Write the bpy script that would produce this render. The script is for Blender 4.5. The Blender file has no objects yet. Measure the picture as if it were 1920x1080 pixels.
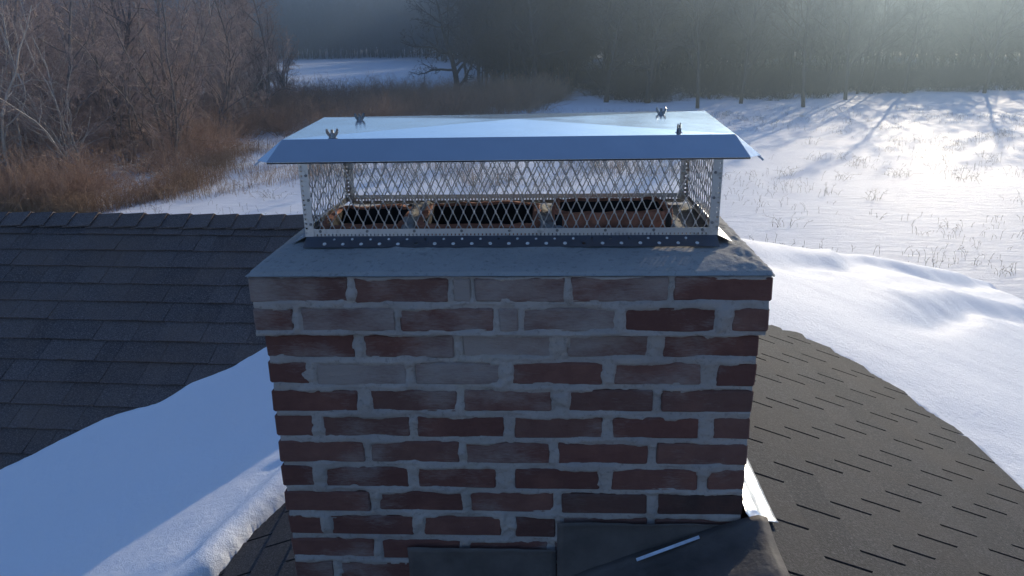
import bpy, bmesh, math, random
import numpy as np
from mathutils import Vector, Matrix

# ------------------------------------------------------------------ camera, world, sun, exposure
scene = bpy.context.scene
COL = scene.collection
R = math.radians
SUN_EL, SUN_AZ = 18.5, 28.5          # azimuth clockwise from +Y

cam_data = bpy.data.cameras.new("camera")
cam = bpy.data.objects.new("camera", cam_data)
COL.objects.link(cam)
scene.camera = cam
cam_data.sensor_width = 36.0
cam_data.lens = 36.0 * 1406.0 / 1920.0
cam_data.clip_start = 0.05
cam_data.clip_end = 3000.0
_yaw, _pit, _rol = R(-2.63), R(18.53), R(-0.92)
_f = Vector((math.sin(_yaw) * math.cos(_pit), math.cos(_yaw) * math.cos(_pit), -math.sin(_pit)))
_r = Vector((math.cos(_yaw), -math.sin(_yaw), 0.0))
_u = _r.cross(_f)
_r2 = _r * math.cos(_rol) + _u * math.sin(_rol)
_u2 = -_r * math.sin(_rol) + _u * math.cos(_rol)
cam.matrix_world = Matrix(((_r2.x, _u2.x, -_f.x, 0.077), (_r2.y, _u2.y, -_f.y, -1.472),
                           (_r2.z, _u2.z, -_f.z, 0.463), (0, 0, 0, 1)))

world = bpy.data.worlds.new("World")
scene.world = world
world.use_nodes = True
_nt = world.node_tree
_nt.nodes.clear()
_sky = _nt.nodes.new("ShaderNodeTexSky")
_sky.sky_type = 'NISHITA'
_sky.sun_disc = False
_sky.sun_elevation = R(SUN_EL)
_sky.sun_rotation = R(SUN_AZ)
_sky.air_density = 1.0
_sky.dust_density = 0.0
_sky.ozone_density = 4.5
_bg = _nt.nodes.new("ShaderNodeBackground")
_bg.inputs["Strength"].default_value = 0.12
_wo = _nt.nodes.new("ShaderNodeOutputWorld")
_tint = _nt.nodes.new("ShaderNodeMix"); _tint.data_type = 'RGBA'; _tint.blend_type = 'MULTIPLY'
_tint.inputs[0].default_value = 1.0; _tint.inputs[7].default_value = (1.0, .96, 1.04, 1)
_nt.links.new(_sky.outputs[0], _tint.inputs[6])
_nt.links.new(_tint.outputs[2], _bg.inputs[0])
_nt.links.new(_bg.outputs[0], _wo.inputs[0])

sun_data = bpy.data.lights.new("sun", 'SUN')
sun_data.energy = 4.0
sun_data.angle = R(0.55)
sun_data.color = (1.0, 0.85, 0.64)
sun = bpy.data.objects.new("sun", sun_data)
COL.objects.link(sun)
SD = Vector((math.sin(R(SUN_AZ)) * math.cos(R(SUN_EL)), math.cos(R(SUN_AZ)) * math.cos(R(SUN_EL)), math.sin(R(SUN_EL))))
sun.rotation_euler = SD.to_track_quat('Z', 'Y').to_euler()
sun.location = (20, 30, 30)

scene.view_settings.view_transform = 'Standard'
scene.view_settings.look = 'None'
scene.view_settings.exposure = 0.58
scene.view_settings.gamma = 1.0
scene.view_settings.use_curve_mapping = False
scene.cycles.max_bounces = 6
scene.cycles.volume_bounces = 0
scene.cycles.diffuse_bounces = 3
scene.cycles.glossy_bounces = 3
scene.cycles.transparent_max_bounces = 8
scene.cycles.sample_clamp_indirect = 4.0

rnd = random.Random(7)
GZ = -5.5

# ------------------------------------------------------------------ noise in numpy
def _hash(ix, iy, seed):
    h = (ix.astype(np.int64) * 374761393 + iy.astype(np.int64) * 668265263 + seed * 1442695041) & 0x7fffffff
    h = ((h ^ (h >> 13)) * 1274126177) & 0x7fffffff
    return ((h ^ (h >> 16)) & 0xffffff) / float(0xffffff)

def vnoise(x, y, seed=0):
    x = np.asarray(x, float); y = np.asarray(y, float)
    ix = np.floor(x); iy = np.floor(y)
    fx = x - ix; fy = y - iy
    fx = fx * fx * (3 - 2 * fx); fy = fy * fy * (3 - 2 * fy)
    a = _hash(ix, iy, seed); b = _hash(ix + 1, iy, seed)
    c = _hash(ix, iy + 1, seed); d = _hash(ix + 1, iy + 1, seed)
    return (a * (1 - fx) + b * fx) * (1 - fy) + (c * (1 - fx) + d * fx) * fy * 1.0

def fbm(x, y, seed=0, octv=4, gain=.5):
    s = 0; a = 1; t = 0
    for o in range(octv):
        s = s + a * vnoise(np.asarray(x) * 2 ** o, np.asarray(y) * 2 ** o, seed + o * 17)
        t += a; a *= gain
    return s / t            # 0..1, mean .5

def sstep(a, b, x):
    t = np.clip((x - a) / (b - a), 0, 1)
    return t * t * (3 - 2 * t)

# ------------------------------------------------------------------ object helpers
def link(name, me, parent=None, mat=None, loc=None):
    o = bpy.data.objects.new(name, me)
    COL.objects.link(o)
    if parent is not None:
        o.parent = parent
    if loc is not None:
        o.location = loc
    if mat is not None and me is not None and not me.materials:
        me.materials.append(mat)
    return o

def empty(name, loc=(0, 0, 0)):
    o = bpy.data.objects.new(name, None)
    o.empty_display_size = .1
    o.location = loc
    COL.objects.link(o)
    return o

def tag(o, label=None, cat=None, group=None, kind=None):
    if label: o["label"] = label
    if cat: o["category"] = cat
    if group: o["group"] = group
    if kind: o["kind"] = kind
    return o

def mesh_np(name, V, F, smooth=False):
    """V (n,3), F (m,k) with k 3 or 4"""
    V = np.asarray(V, np.float32); F = np.asarray(F, np.int32)
    me = bpy.data.meshes.new(name)
    me.vertices.add(len(V)); me.vertices.foreach_set("co", V.ravel())
    k = F.shape[1]
    me.loops.add(F.size); me.loops.foreach_set("vertex_index", F.ravel())
    me.polygons.add(len(F))
    me.polygons.foreach_set("loop_start", np.arange(len(F), dtype=np.int32) * k)
    me.polygons.foreach_set("loop_total", np.full(len(F), k, np.int32))
    me.update(calc_edges=True)
    me.validate()
    if smooth:
        me.polygons.foreach_set("use_smooth", np.ones(len(me.polygons), bool))
    return me

def grid_mesh(name, X, Y, Z, keep=None, smooth=True):
    ny, nx = X.shape
    V = np.stack([X, Y, Z], -1).reshape(-1, 3)
    i = np.arange(ny - 1)[:, None] * nx + np.arange(nx - 1)[None]
    F = np.stack([i, i + 1, i + nx + 1, i + nx], -1)
    if keep is not None:
        F = F[keep]
    F = F.reshape(-1, 4)
    used = np.zeros(len(V), bool); used[F.ravel()] = True
    mp = np.cumsum(used) - 1
    return mesh_np(name, V[used], mp[F], smooth)

class MB:
    """collects simple solids into one mesh"""
    def __init__(s): s.v = []; s.f = []
    def add(s, vs, fs):
        b = len(s.v); s.v += [tuple(v) for v in vs]; s.f += [tuple(i + b for i in f) for f in fs]
    def box(s, x0, x1, y0, y1, z0, z1, M=None):
        vs = [Vector(c) for c in ((x0, y0, z0), (x1, y0, z0), (x1, y1, z0), (x0, y1, z0), (x0, y0, z1), (x1, y0, z1), (x1, y1, z1), (x0, y1, z1))]
        if M: vs = [M @ v for v in vs]
        s.add(vs, [(0, 3, 2, 1), (4, 5, 6, 7), (0, 1, 5, 4), (1, 2, 6, 5), (2, 3, 7, 6), (3, 0, 4, 7)])
    def hexa(s, vs):     # 8 corners, order as box
        s.add(vs, [(0, 3, 2, 1), (4, 5, 6, 7), (0, 1, 5, 4), (1, 2, 6, 5), (2, 3, 7, 6), (3, 0, 4, 7)])
    def cyl(s, p0, p1, r0, r1=None, n=8, cap=True):
        p0 = Vector(p0); p1 = Vector(p1); r1 = r0 if r1 is None else r1
        d = (p1 - p0).normalized()
        a = d.orthogonal().normalized(); b = d.cross(a)
        vs = []
        for p, r in ((p0, r0), (p1, r1)):
            for k in range(n):
                t = 2 * math.pi * k / n
                vs.append(p + a * (r * math.cos(t)) + b * (r * math.sin(t)))
        fs = [(k, (k + 1) % n, n + (k + 1) % n, n + k) for k in range(n)]
        if cap: fs += [tuple(range(n - 1, -1, -1)), tuple(range(n, 2 * n))]
        s.add(vs, fs)
    def strut(s, p0, p1, w, t, nrm):  # flat bar of width w (in plane) and thickness t along nrm
        p0 = Vector(p0); p1 = Vector(p1); d = (p1 - p0).normalized(); n = Vector(nrm).normalized()
        sd = d.cross(n).normalized() * (w / 2); n = n * (t / 2)
        vs = [p0 - sd - n, p0 + sd - n, p0 + sd + n, p0 - sd + n, p1 - sd - n, p1 + sd - n, p1 + sd + n, p1 - sd + n]
        s.add(vs, [(0, 3, 2, 1), (4, 5, 6, 7), (0, 1, 5, 4), (1, 2, 6, 5), (2, 3, 7, 6), (3, 0, 4, 7)])
    def mesh(s, name, smooth=False):
        me = bpy.data.meshes.new(name); me.from_pydata([tuple(v) for v in s.v], [], s.f)
        bm = bmesh.new(); bm.from_mesh(me); bmesh.ops.recalc_face_normals(bm, faces=bm.faces); bm.to_mesh(me); bm.free()
        if smooth:
            for p in me.polygons: p.use_smooth = True
        me.update(); return me
    def build(s, name, mat, parent=None, smooth=False):
        return link(name, s.mesh(name, smooth), parent, mat)

def bevel_box_mesh(name, hx, hy, hz, b, jit=0, rn=rnd):
    bm = bmesh.new()
    bmesh.ops.create_cube(bm, size=1)
    for v in bm.verts:
        v.co = Vector((v.co.x * 2 * hx + rn.uniform(-jit, jit), v.co.y * 2 * hy + rn.uniform(-jit, jit) * .4, v.co.z * 2 * hz + rn.uniform(-jit, jit)))
    bmesh.ops.bevel(bm, geom=list(bm.edges), offset=b, segments=1, affect='EDGES')
    me = bpy.data.meshes.new(name); bm.to_mesh(me); bm.free()
    return me

# ------------------------------------------------------------------ materials
def new_mat(name):
    m = bpy.data.materials.new(name); m.use_nodes = True
    nt = m.node_tree; nt.nodes.clear()
    out = nt.nodes.new("ShaderNodeOutputMaterial")
    bs = nt.nodes.new("ShaderNodeBsdfPrincipled")
    nt.links.new(bs.outputs[0], out.inputs[0])
    return m, nt, bs

class NT:
    def __init__(s, nt): s.nt = nt
    def n(s, t, **k):
        nd = s.nt.nodes.new(t)
        for a, b in k.items(): setattr(nd, a, b)
        return nd
    def l(s, a, b): s.nt.links.new(a, b)
    def coord(s, scale=(1, 1, 1), kind="Object"):
        tc = s.n("ShaderNodeTexCoord"); mp = s.n("ShaderNodeMapping")
        mp.inputs["Scale"].default_value = scale
        s.l(tc.outputs[kind], mp.inputs[0]); return mp.outputs[0]
    def world(s, scale=(1, 1, 1)):
        g = s.n("ShaderNodeNewGeometry"); mp = s.n("ShaderNodeMapping")
        mp.inputs["Scale"].default_value = scale
        s.l(g.outputs["Position"], mp.inputs[0]); return mp.outputs[0]
    def noise(s, vec, scale, detail=4, rough=.55, dist=0):
        nd = s.n("ShaderNodeTexNoise"); s.l(vec, nd.inputs["Vector"])
        nd.inputs["Scale"].default_value = scale; nd.inputs["Detail"].default_value = detail
        nd.inputs["Roughness"].default_value = rough; nd.inputs["Distortion"].default_value = dist
        return nd.outputs["Fac"]
    def ramp(s, fac, stops):
        r = s.n("ShaderNodeValToRGB"); s.l(fac, r.inputs[0])
        e = r.color_ramp.elements
        while len(e) < len(stops): e.new(.5)
        for k, (p, c) in enumerate(stops):
            e[k].position = p
            e[k].color = (c, c, c, 1) if isinstance(c, (int, float)) else (*c, 1)
        return r.outputs[0]
    def mix(s, fac, a, b, mode='MIX'):
        m = s.n("ShaderNodeMix", data_type='RGBA', blend_type=mode)
        for sock, v in ((m.inputs[0], fac), (m.inputs[6], a), (m.inputs[7], b)):
            if isinstance(v, (int, float)): sock.default_value = v
            elif isinstance(v, tuple): sock.default_value = (*v, 1)
            else: s.l(v, sock)
        return m.outputs[2]
    def math(s, op, a, b=0.0, c=None):
        m = s.n("ShaderNodeMath", operation=op)
        for k, v in enumerate((a, b) if c is None else (a, b, c)):
            if isinstance(v, (int, float)): m.inputs[k].default_value = v
            else: s.l(v, m.inputs[k])
        return m.outputs[0]
    def bump(s, h, dist, strength=1.0, normal=None):
        b = s.n("ShaderNodeBump"); b.inputs["Distance"].default_value = dist; b.inputs["Strength"].default_value = strength
        s.l(h, b.inputs["Height"])
        if normal is not None: s.l(normal, b.inputs["Normal"])
        return b.outputs[0]
    def rand(s): return s.n("ShaderNodeObjectInfo").outputs["Random"]
    def attr(s, name):
        a = s.n("ShaderNodeAttribute"); a.attribute_type = 'OBJECT'; a.attribute_name = name
        return a.outputs["Fac"]

def mat_snow(name, ripple, grain, col=(.86, .88, .91), ripple_scale=(1, 1, 1), rough=.55, k=1):
    m, nt, bs = new_mat(name); q = NT(nt)
    p = q.world()
    pr = q.world(ripple_scale)
    a = q.noise(pr, 1.6 * k, 6, .6, .4)
    b = q.noise(p, 320, 2, .6)
    c = q.noise(p, 40, 4, .6)
    n1 = q.bump(a, ripple)
    n2 = q.bump(c, grain * 2.0, 1, n1)
    n3 = q.bump(b, grain, 1, n2)
    q.l(n3, bs.inputs["Normal"])
    t = q.noise(p, .35, 5, .6)
    cc = q.mix(q.ramp(t, [(.35, 0.0), (.7, 1.0)]), tuple(v * .93 for v in col), col)
    q.l(cc, bs.inputs["Base Color"])
    bs.inputs["Roughness"].default_value = rough
    bs.inputs["Specular IOR Level"].default_value = .12
    return m

M_SNOW_ROOF = mat_snow("snow_roof", .007, .0024, ripple_scale=(1.0, 2.2, 1), k=1.4)
M_SNOW_VALLEY = mat_snow("snow_valley", .0035, .0022, ripple_scale=(1.0, 1.6, 1), k=2.0)
M_SNOW_FIELD = mat_snow("snow_field", .075, .006, ripple_scale=(.7, 2.0, 1), k=1.0)

def mat_brick():
    m, nt, bs = new_mat("brick"); q = NT(nt)
    w = q.world((1, 1, 1))
    ws = q.world((1, 1, 3.2))
    r = q.rand()
    base = q.ramp(r, [(0, (.135, .062, .049)), (.35, (.165, .074, .057)), (.7, (.205, .104, .080)), (1, (.155, .086, .068))])
    mott = q.noise(w, 26, 6, .65)
    base = q.mix(q.ramp(mott, [(.3, 0.0), (.75, .55)]), base, (.10, .040, .035))
    fl = q.noise(w, 9, 4, .6)
    base = q.mix(q.ramp(fl, [(.5, 0.0), (.75, .35)]), base, (.30, .14, .10))
    # mortar film rubbed over the face
    sm = q.attr("smear")
    nf = q.math("ADD", q.math("MULTIPLY", q.noise(ws, 14, 7, .66, .8), .45), q.math("MULTIPLY", q.ramp(q.noise(q.world((1, 1, 1.6)), 4.6, 3, .5), [(.32, 0.0), (.68, 1.0)]), .55))
    fine = q.noise(q.world((1, 1, 5)), 60, 5, .7)
    v = q.math('ADD', q.math('MULTIPLY', nf, .70), q.math('MULTIPLY', fine, .42))
    v = q.math('SUBTRACT', v, .05)
    v = q.math('ADD', v, q.math('MULTIPLY', sm, .57))
    fac = q.ramp(v, [(.62, 0.0), (.80, .45), (1.05 if False else 1.0, .86)])
    base = q.mix(fac, base, (.34, .29, .255))
    # white scratches
    sc = q.noise(q.world((1.5, 1, 7)), 22, 6, .75, 1.5)
    base = q.mix(q.ramp(sc, [(.69, 0.0), (.73, .55)]), base, (.48, .46, .44))
    # dark damp stains near the lead at lower right
    st = q.attr("stain")
    base = q.mix(q.math('MULTIPLY', st, q.ramp(q.noise(w, 13, 4, .6), [(.25, 1.0), (.75, .35)])), base, (.028, .024, .022))
    q.l(base, bs.inputs["Base Color"])
    bs.inputs["Roughness"].default_value = .9
    bs.inputs["Specular IOR Level"].default_value = .2
    n1 = q.bump(q.noise(w, 75, 6, .7), .0016)
    n2 = q.bump(q.noise(ws, 22, 5, .65), .0040, 1, n1)
    q.l(n2, bs.inputs["Normal"])
    return m
M_BRICK = mat_brick()

def mat_mortar(name, col, dark, ochre=0.0, sc=1.0):
    m, nt, bs = new_mat(name); q = NT(nt)
    w = q.world()
    a = q.noise(w, 7 * sc, 6, .6)
    c = q.mix(q.ramp(a, [(.3, 0.0), (.72, 1.0)]), dark, col)
    b = q.noise(w, 90, 5, .7)
    c = q.mix(q.ramp(b, [(.30, .55), (.46, 0.0)]), c, tuple(v * .45 for v in dark))
    g = q.noise(q.world((1, 1, .4)), 4.3, 5, .6)
    c = q.mix(q.ramp(g, [(.60, 0.0), (.74, .42 + ochre)]), c, (.24, .23, .16))
    # cement streaks along the trowel
    t = q.noise(q.world((1.0, 3, 6)), 16, 6, .7, 1.2)
    c = q.mix(q.ramp(t, [(.60, 0.0), (.74, .35)]), c, tuple(min(1, v * 1.35) for v in col))
    q.l(c, bs.inputs["Base Color"])
    bs.inputs["Roughness"].default_value = .92
    bs.inputs["Specular IOR Level"].default_value = .2
    n1 = q.bump(q.noise(w, 130, 5, .7), .0014)
    n2 = q.bump(q.noise(w, 30, 5, .6), .0030, .8, n1)
    q.l(n2, bs.inputs["Normal"])
    return m
M_MORTAR = mat_mortar("mortar", (.43, .375, .33), (.31, .27, .24))
M_CROWN = mat_mortar("crown_mortar", (.40, .385, .355), (.30, .29, .27), .1, .6)
M_PLUG = mat_mortar("mortar_plug", (.85, .82, .77), (.72, .68, .62))  # pale discs in the flange holes, far lighter than the joints

def mat_shingle(name, c0, c1, c2):
    m, nt, bs = new_mat(name); q = NT(nt)
    w = q.world()
    r = q.rand()
    base = q.ramp(r, [(0, c0), (.5, c1), (1, c2)])
    g = q.noise(w, 250, 2, .85)
    base = q.mix(q.ramp(g, [(.36, .75), (.5, 0.0)]), base, tuple(v * .30 for v in c0))
    base = q.mix(q.ramp(g, [(.58, 0.0), (.70, .8)]), base, tuple(v * 2.6 for v in c2))
    g2 = q.noise(w, 120, 4, .8)
    base = q.mix(q.ramp(g2, [(.54, 0.0), (.66, .75)]), base, tuple(v * 2.3 for v in c2))
    base = q.mix(q.ramp(g2, [(.34, .7), (.45, 0.0)]), base, tuple(v * .35 for v in c0))
    b = q.noise(w, 2.6, 5, .6)
    base = q.mix(q.ramp(b, [(.40, 0.0), (.72, .55)]), base, (c2[0] * 1.25, c2[1] * 1.05, c2[2] * .85))
    q.l(base, bs.inputs["Base Color"])
    bs.inputs["Roughness"].default_value = .85
    bs.inputs["Specular IOR Level"].default_value = .3
    n1 = q.bump(g, .0012)
    n2 = q.bump(q.noise(w, 150, 3, .6), .0012, 1, n1)
    q.l(n2, bs.inputs["Normal"])
    return m
M_SH_MAIN = mat_shingle("shingle_laminated", (.086, .068, .062), (.110, .088, .080), (.142, .112, .100))
M_SH_TAB = mat_shingle("shingle_tab", (.028, .030, .035), (.038, .039, .043), (.052, .051, .053))

def mat_metal(name, col, rough, var=.06, bump=0.0, spots=None):
    m, nt, bs = new_mat(name); q = NT(nt)
    w = q.world()
    bs.inputs["Metallic"].default_value = 1.0
    a = q.noise(w, 14, 5, .6)
    c = q.mix(a, tuple(v * .88 for v in col), col)
    if spots:
        s = q.noise(w, 55, 5, .7)
        c = q.mix(q.ramp(s, [(.56, 0.0), (.68, .8)]), c, spots)
    q.l(c, bs.inputs["Base Color"])
    rr = q.math('ADD', q.math('MULTIPLY', q.noise(q.world((1, 12, 1)), 30, 4, .6), var * 2), rough - var)
    q.l(rr, bs.inputs["Roughness"])
    if bump:
        q.l(q.bump(q.noise(w, 5, 4, .5), bump), bs.inputs["Normal"])
    return m
M_LID = mat_metal("stainless_sheet", (.70, .73, .74), .19, .05, .0025)
M_GALV = mat_metal("galvanised_metal", (.56, .56, .56), .42, .08, 0, (.36, .35, .34))
M_WIRE = mat_metal("expanded_metal", (.55, .54, .52), .34)
M_NUT = mat_metal("zinc_nut", (.22, .22, .23), .28)
M_FLANGE = mat_metal("dull_flange", (.22, .23, .25), .5, .08)
M_BOLT = mat_metal("dull_bolt", (.22, .22, .22), .5)
M_ALU = mat_metal("bright_aluminium", (.80, .79, .77), .35, .08, .02, (.62, .58, .52))

def mat_plain(name, col, rough=.8, sc=20, var=.35, bump=.001, bs_sc=60):
    m, nt, bs = new_mat(name); q = NT(nt); w = q.world()
    c = q.mix(q.ramp(q.noise(w, sc, 5, .6), [(.3, 0.0), (.7, 1.0)]), tuple(v * (1 - var) for v in col), tuple(min(1, v * (1 + var)) for v in col))
    q.l(c, bs.inputs["Base Color"]); bs.inputs["Roughness"].default_value = rough
    if bump: q.l(q.bump(q.noise(w, bs_sc, 4, .6), bump), bs.inputs["Normal"])
    return m
M_LEAD = mat_plain("dark_lead", (.095, .080, .070), .75, 8, .35, .005, 14)
M_CLAY = mat_plain("clay_flue", (.30, .12, .07), .9, 35, .40, .003, 70)
M_SIDING = mat_plain("house_siding", (.55, .54, .50), .8, 3, .08)
M_TRIM = mat_plain("white_trim", (.78, .78, .76), .6, 3, .05)
M_SOOT = mat_plain("soot", (.012, .012, .012), .95, 20, .3)

def mat_bark(name, cols, sc=3.0):
    m, nt, bs = new_mat(name); q = NT(nt)
    o = q.coord((1, 1, 1))
    r = q.rand()
    base = q.ramp(r, [(k / (len(cols) - 1), c) for k, c in enumerate(cols)])
    base = q.mix(q.ramp(q.noise(o, sc, 4, .65), [(.35, 0.0), (.65, .6)]), base, tuple(v * .5 for v in cols[0]))
    q.l(base, bs.inputs["Base Color"]); bs.inputs["Roughness"].default_value = .9
    bs.inputs["Specular IOR Level"].default_value = .15
    return m
M_BARK = mat_bark("bark", [(.20, .165, .14), (.30, .25, .21), (.13, .105, .095)])
M_BARK_PALE = mat_bark("pale_bark", [(.55, .47, .38), (.64, .57, .48)])
M_TWIG = mat_bark("twigs", [(.46, .335, .27), (.58, .44, .36), (.34, .25, .21)])
M_TWIG_FAR = mat_bark("far_twigs", [(.075, .066, .070), (.095, .080, .082), (.065, .062, .066)], .5)
M_BARK_FAR = mat_bark("far_bark", [(.07, .062, .060), (.10, .088, .082)], .5)
M_SHRUB = mat_bark("shrub_canes", [(.46, .29, .19), (.58, .38, .25), (.36, .24, .175)])
M_GRASS = mat_bark("dead_grass", [(.48, .30, .17), (.56, .38, .23), (.40, .24, .13)], 1.0)
M_WEED = mat_bark("weed_stalks", [(.20, .15, .11), (.26, .20, .15)], 1.0)
M_NEEDLE = mat_bark("needles", [(.035, .045, .03), (.045, .05, .035)], .8)

# ------------------------------------------------------------------ terrain and hills
def ground_height(x, y):
    x = np.asarray(x, float); y = np.asarray(y, float)
    d = np.hypot(x, y)
    und = (fbm(x / 9, y / 9, 3, 4) - .5) * .26 + (fbm(x / 60, y / 60, 8, 3) - .5) * 1.2 * sstep(40, 120, d)
    und = und * sstep(10, 22, d)
    rise = 16 * sstep(300, 520, y) + 20 * sstep(90, 420, x - .1 * y) * sstep(40, 130, y) + 14 * sstep(150, 500, -x)
    return GZ + und + rise

def build_ground():
    # finer rows near the house, coarse far off
    xs = np.concatenate([np.linspace(-700, -60, 60)[:-1], np.linspace(-60, 60, 300), np.linspace(60, 700, 60)[1:]])
    ys = np.concatenate([np.linspace(-300, 5, 30)[:-1], np.linspace(5, 90, 240), np.linspace(90, 900, 120)[1:]])
    X, Y = np.meshgrid(xs, ys)
    o = link("ground", grid_mesh("ground", X, Y, ground_height(X, Y)), None, M_SNOW_FIELD)
    tag(o, "snow covered field with dips and wind ripples behind the house", kind="structure")
build_ground()

# ------------------------------------------------------------------ trees: segments -> tube mesh
def frames(D):
    ref = np.where(np.abs(D[:, 2:3]) > .9, np.array([[1., 0, 0]]), np.array([[0, 0, 1.]]))
    A = np.cross(D, ref); A /= np.linalg.norm(A, axis=1, keepdims=True) + 1e-9
    B = np.cross(D, A); return A, B

def tubes(name, segs, sides=3):
    S = np.asarray(segs, float)
    if len(S) == 0: S = np.zeros((1, 8))
    P0, P1, R0, R1 = S[:, 0:3], S[:, 3:6], S[:, 6], S[:, 7]
    D = P1 - P0; D = D / (np.linalg.norm(D, axis=1, keepdims=True) + 1e-9)
    A, B = frames(D)
    t = np.arange(sides) * 2 * np.pi / sides
    c, s = np.cos(t)[None, :, None], np.sin(t)[None, :, None]
    ring = A[:, None] * c + B[:, None] * s
    V = np.concatenate([P0[:, None] + ring * R0[:, None, None], P1[:, None] + ring * R1[:, None, None]], 1).reshape(-1, 3)
    k = np.arange(sides); k2 = (k + 1) % sides
    f = np.stack([k, k2, k2 + sides, k + sides], -1)[None] + (np.arange(len(S)) * 2 * sides)[:, None, None]
    return mesh_np(name, V, f.reshape(-1, 4), sides > 3)

def unit(v):
    n = math.sqrt(v[0] * v[0] + v[1] * v[1] + v[2] * v[2]) + 1e-9
    return (v[0] / n, v[1] / n, v[2] / n)

def grow(rn, p, d, L, r, lev, cfg, thick, thin):
    """cfg[lev] = (segments, children, length factor, angle, wander, upward pull)"""
    ns, nc, lf, ang, wan, up = cfg[lev]
    last = lev == len(cfg) - 1
    pts = [p]; dirs = []
    q = p; dd = d
    for k in range(ns):
        dd = unit((dd[0] + rn.gauss(0, wan), dd[1] + rn.gauss(0, wan), dd[2] + rn.gauss(0, wan) + up))
        ra = r * (1 - .78 * k / ns); rb = r * (1 - .78 * (k + 1) / ns)
        q2 = (q[0] + dd[0] * L / ns, q[1] + dd[1] * L / ns, q[2] + dd[2] * L / ns)
        (thick if lev <= cfg_thick else thin).append((*q, *q2, ra, rb))
        q = q2; pts.append(q); dirs.append(dd)
    if last: return
    lo = start_frac if lev == 0 else .18
    for c in range(nc):
        t = lo + (1 - lo) * (c + rn.random()) / nc
        f = t * ns; k = min(int(f), ns - 1); u = f - k
        a, b = pts[k], pts[k + 1]
        bp = (a[0] + (b[0] - a[0]) * u, a[1] + (b[1] - a[1]) * u, a[2] + (b[2] - a[2]) * u)
        D = Vector(dirs[k]); o = D.orthogonal().normalized()
        o.rotate(Matrix.Rotation(rn.uniform(0, 6.283), 3, D))
        an = ang * rn.uniform(.7, 1.3)
        nd = D * math.cos(an) + o * math.sin(an)
        Lc = L * lf * rn.uniform(.6, 1.15) * (1 - .55 * (t if lev == 0 else t * .8))
        rc = max(r * (1 - .78 * t) * .55, rmin)
        grow(rn, bp, tuple(nd), Lc, rc, lev + 1, cfg, thick, thin)

cfg_thick = 1; start_frac = .3; rmin = .004
def tree_proto(name, seed, H, r, cfg, n_stems=1, lean=.06, thick_lv=1, start=.3, rm=.005, spread=.25):
    global cfg_thick, start_frac, rmin
    cfg_thick, start_frac, rmin = thick_lv, start, rm
    rn = random.Random(seed); thick, thin = [], []
    for s in range(n_stems):
        a = rn.uniform(0, 6.283)
        ln = lean if n_stems == 1 else spread * rn.uniform(.3, 1.2)
        p = (0, 0, -.25) if n_stems == 1 else (math.cos(a) * .25, math.sin(a) * .25, -.25)
        d = unit((math.cos(a) * ln, math.sin(a) * ln, 1))
        grow(rn, p, d, H * (1 if n_stems == 1 else rn.uniform(.6, 1)), r * (1 if n_stems == 1 else rn.uniform(.5, 1)), 0, cfg, thick, thin)
    return tubes(name + "_trunk", thick, 6), tubes(name + "_crown", thin, 3)

# (segments, children, length factor, angle, wander, up)
FAR = [(8, 20, .40, .85, .05, .03), (5, 9, .5, .75, .12, .06), (4, 7, .55, .7, .16, .04), (3, 5, .6, .6, .2, .02), (1, 0, .5, .5, .2, 0)]
OAK = [(8, 13, .62, 1.15, .07, .02), (7, 9, .48, .8, .16, .05), (5, 7, .5, .7, .2, .03), (3, 6, .55, .7, .22, .01), (2, 0, .5, .5, .2, 0)]
THK = [(9, 18, .42, .75, .10, .03), (6, 8, .55, .85, .20, .03), (4, 6, .6, .85, .25, .0), (3, 5, .6, .8, .28, -.03), (2, 0, .5, .5, .25, -.04)]
STM = [(9, 14, .38, .75, .12, .01), (5, 8, .55, .8, .22, .02), (4, 6, .6, .8, .26, -.02), (2, 0, .5, .5, .25, -.03)]
CAN = [(6, 7, .38, .6, .16, -.08), (4, 4, .5, .7, .22, -.05), (2, 0, .5, .5, .2, 0)]

P_FAR = [tree_proto("far_tree", 11 + k, 17 + k, .17, FAR, 1, .05, 1, .10, .020) for k in range(4)]
P_OAK = [tree_proto("spreading_tree", 41 + k, 10.5, .34, OAK, 1, .05, 1, .12, .012) for k in range(2)]
P_THK = [tree_proto("thicket_tree", 61 + k, 10.5 + k, .15, THK, 1, .12, 1, .12, .0065) for k in range(3)]
P_STM = [tree_proto("many_stemmed_tree", 81 + k, 8.5, .085, STM, 7, .1, 1, .12, .0065, .38) for k in range(3)]
EDG = [(8, 13, .5, .8, .05, .04), (6, 7, .5, .7, .12, .06), (4, 7, .5, .7, .16, .04), (3, 6, .6, .6, .2, .02), (1, 0, .5, .5, .2, 0)]
P_EDG = [tree_proto("edge_tree", 31 + k, 18, .21, EDG, 1, .05, 1, .18, .016) for k in range(2)]
P_CAN = [tree_proto("shrub", 101 + k, 3.0, .016, CAN, 26, .1, 0, .1, .0045, .75) for k in range(3)]

def place_tree(name, proto, x, y, rz, s, label, group, mt, mc, kind_cat="tree", sz=None, tilt=0):
    e = empty(name, (x, y, float(ground_height(x, y))))
    e.rotation_euler = (tilt, 0, rz); e.scale = (s, s, sz or s)
    tag(e, label, kind_cat, group)
    for nm, me, mat in (("trunk", proto[0], mt), ("crown", proto[1], mc)):
        if not me.materials: me.materials.append(mat)
        o = bpy.data.objects.new(nm, me); COL.objects.link(o); o.parent = e
        if me.materials[0] != mat:
            o.material_slots[0].link = 'OBJECT'; o.material_slots[0].material = mat
    return e

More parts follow.
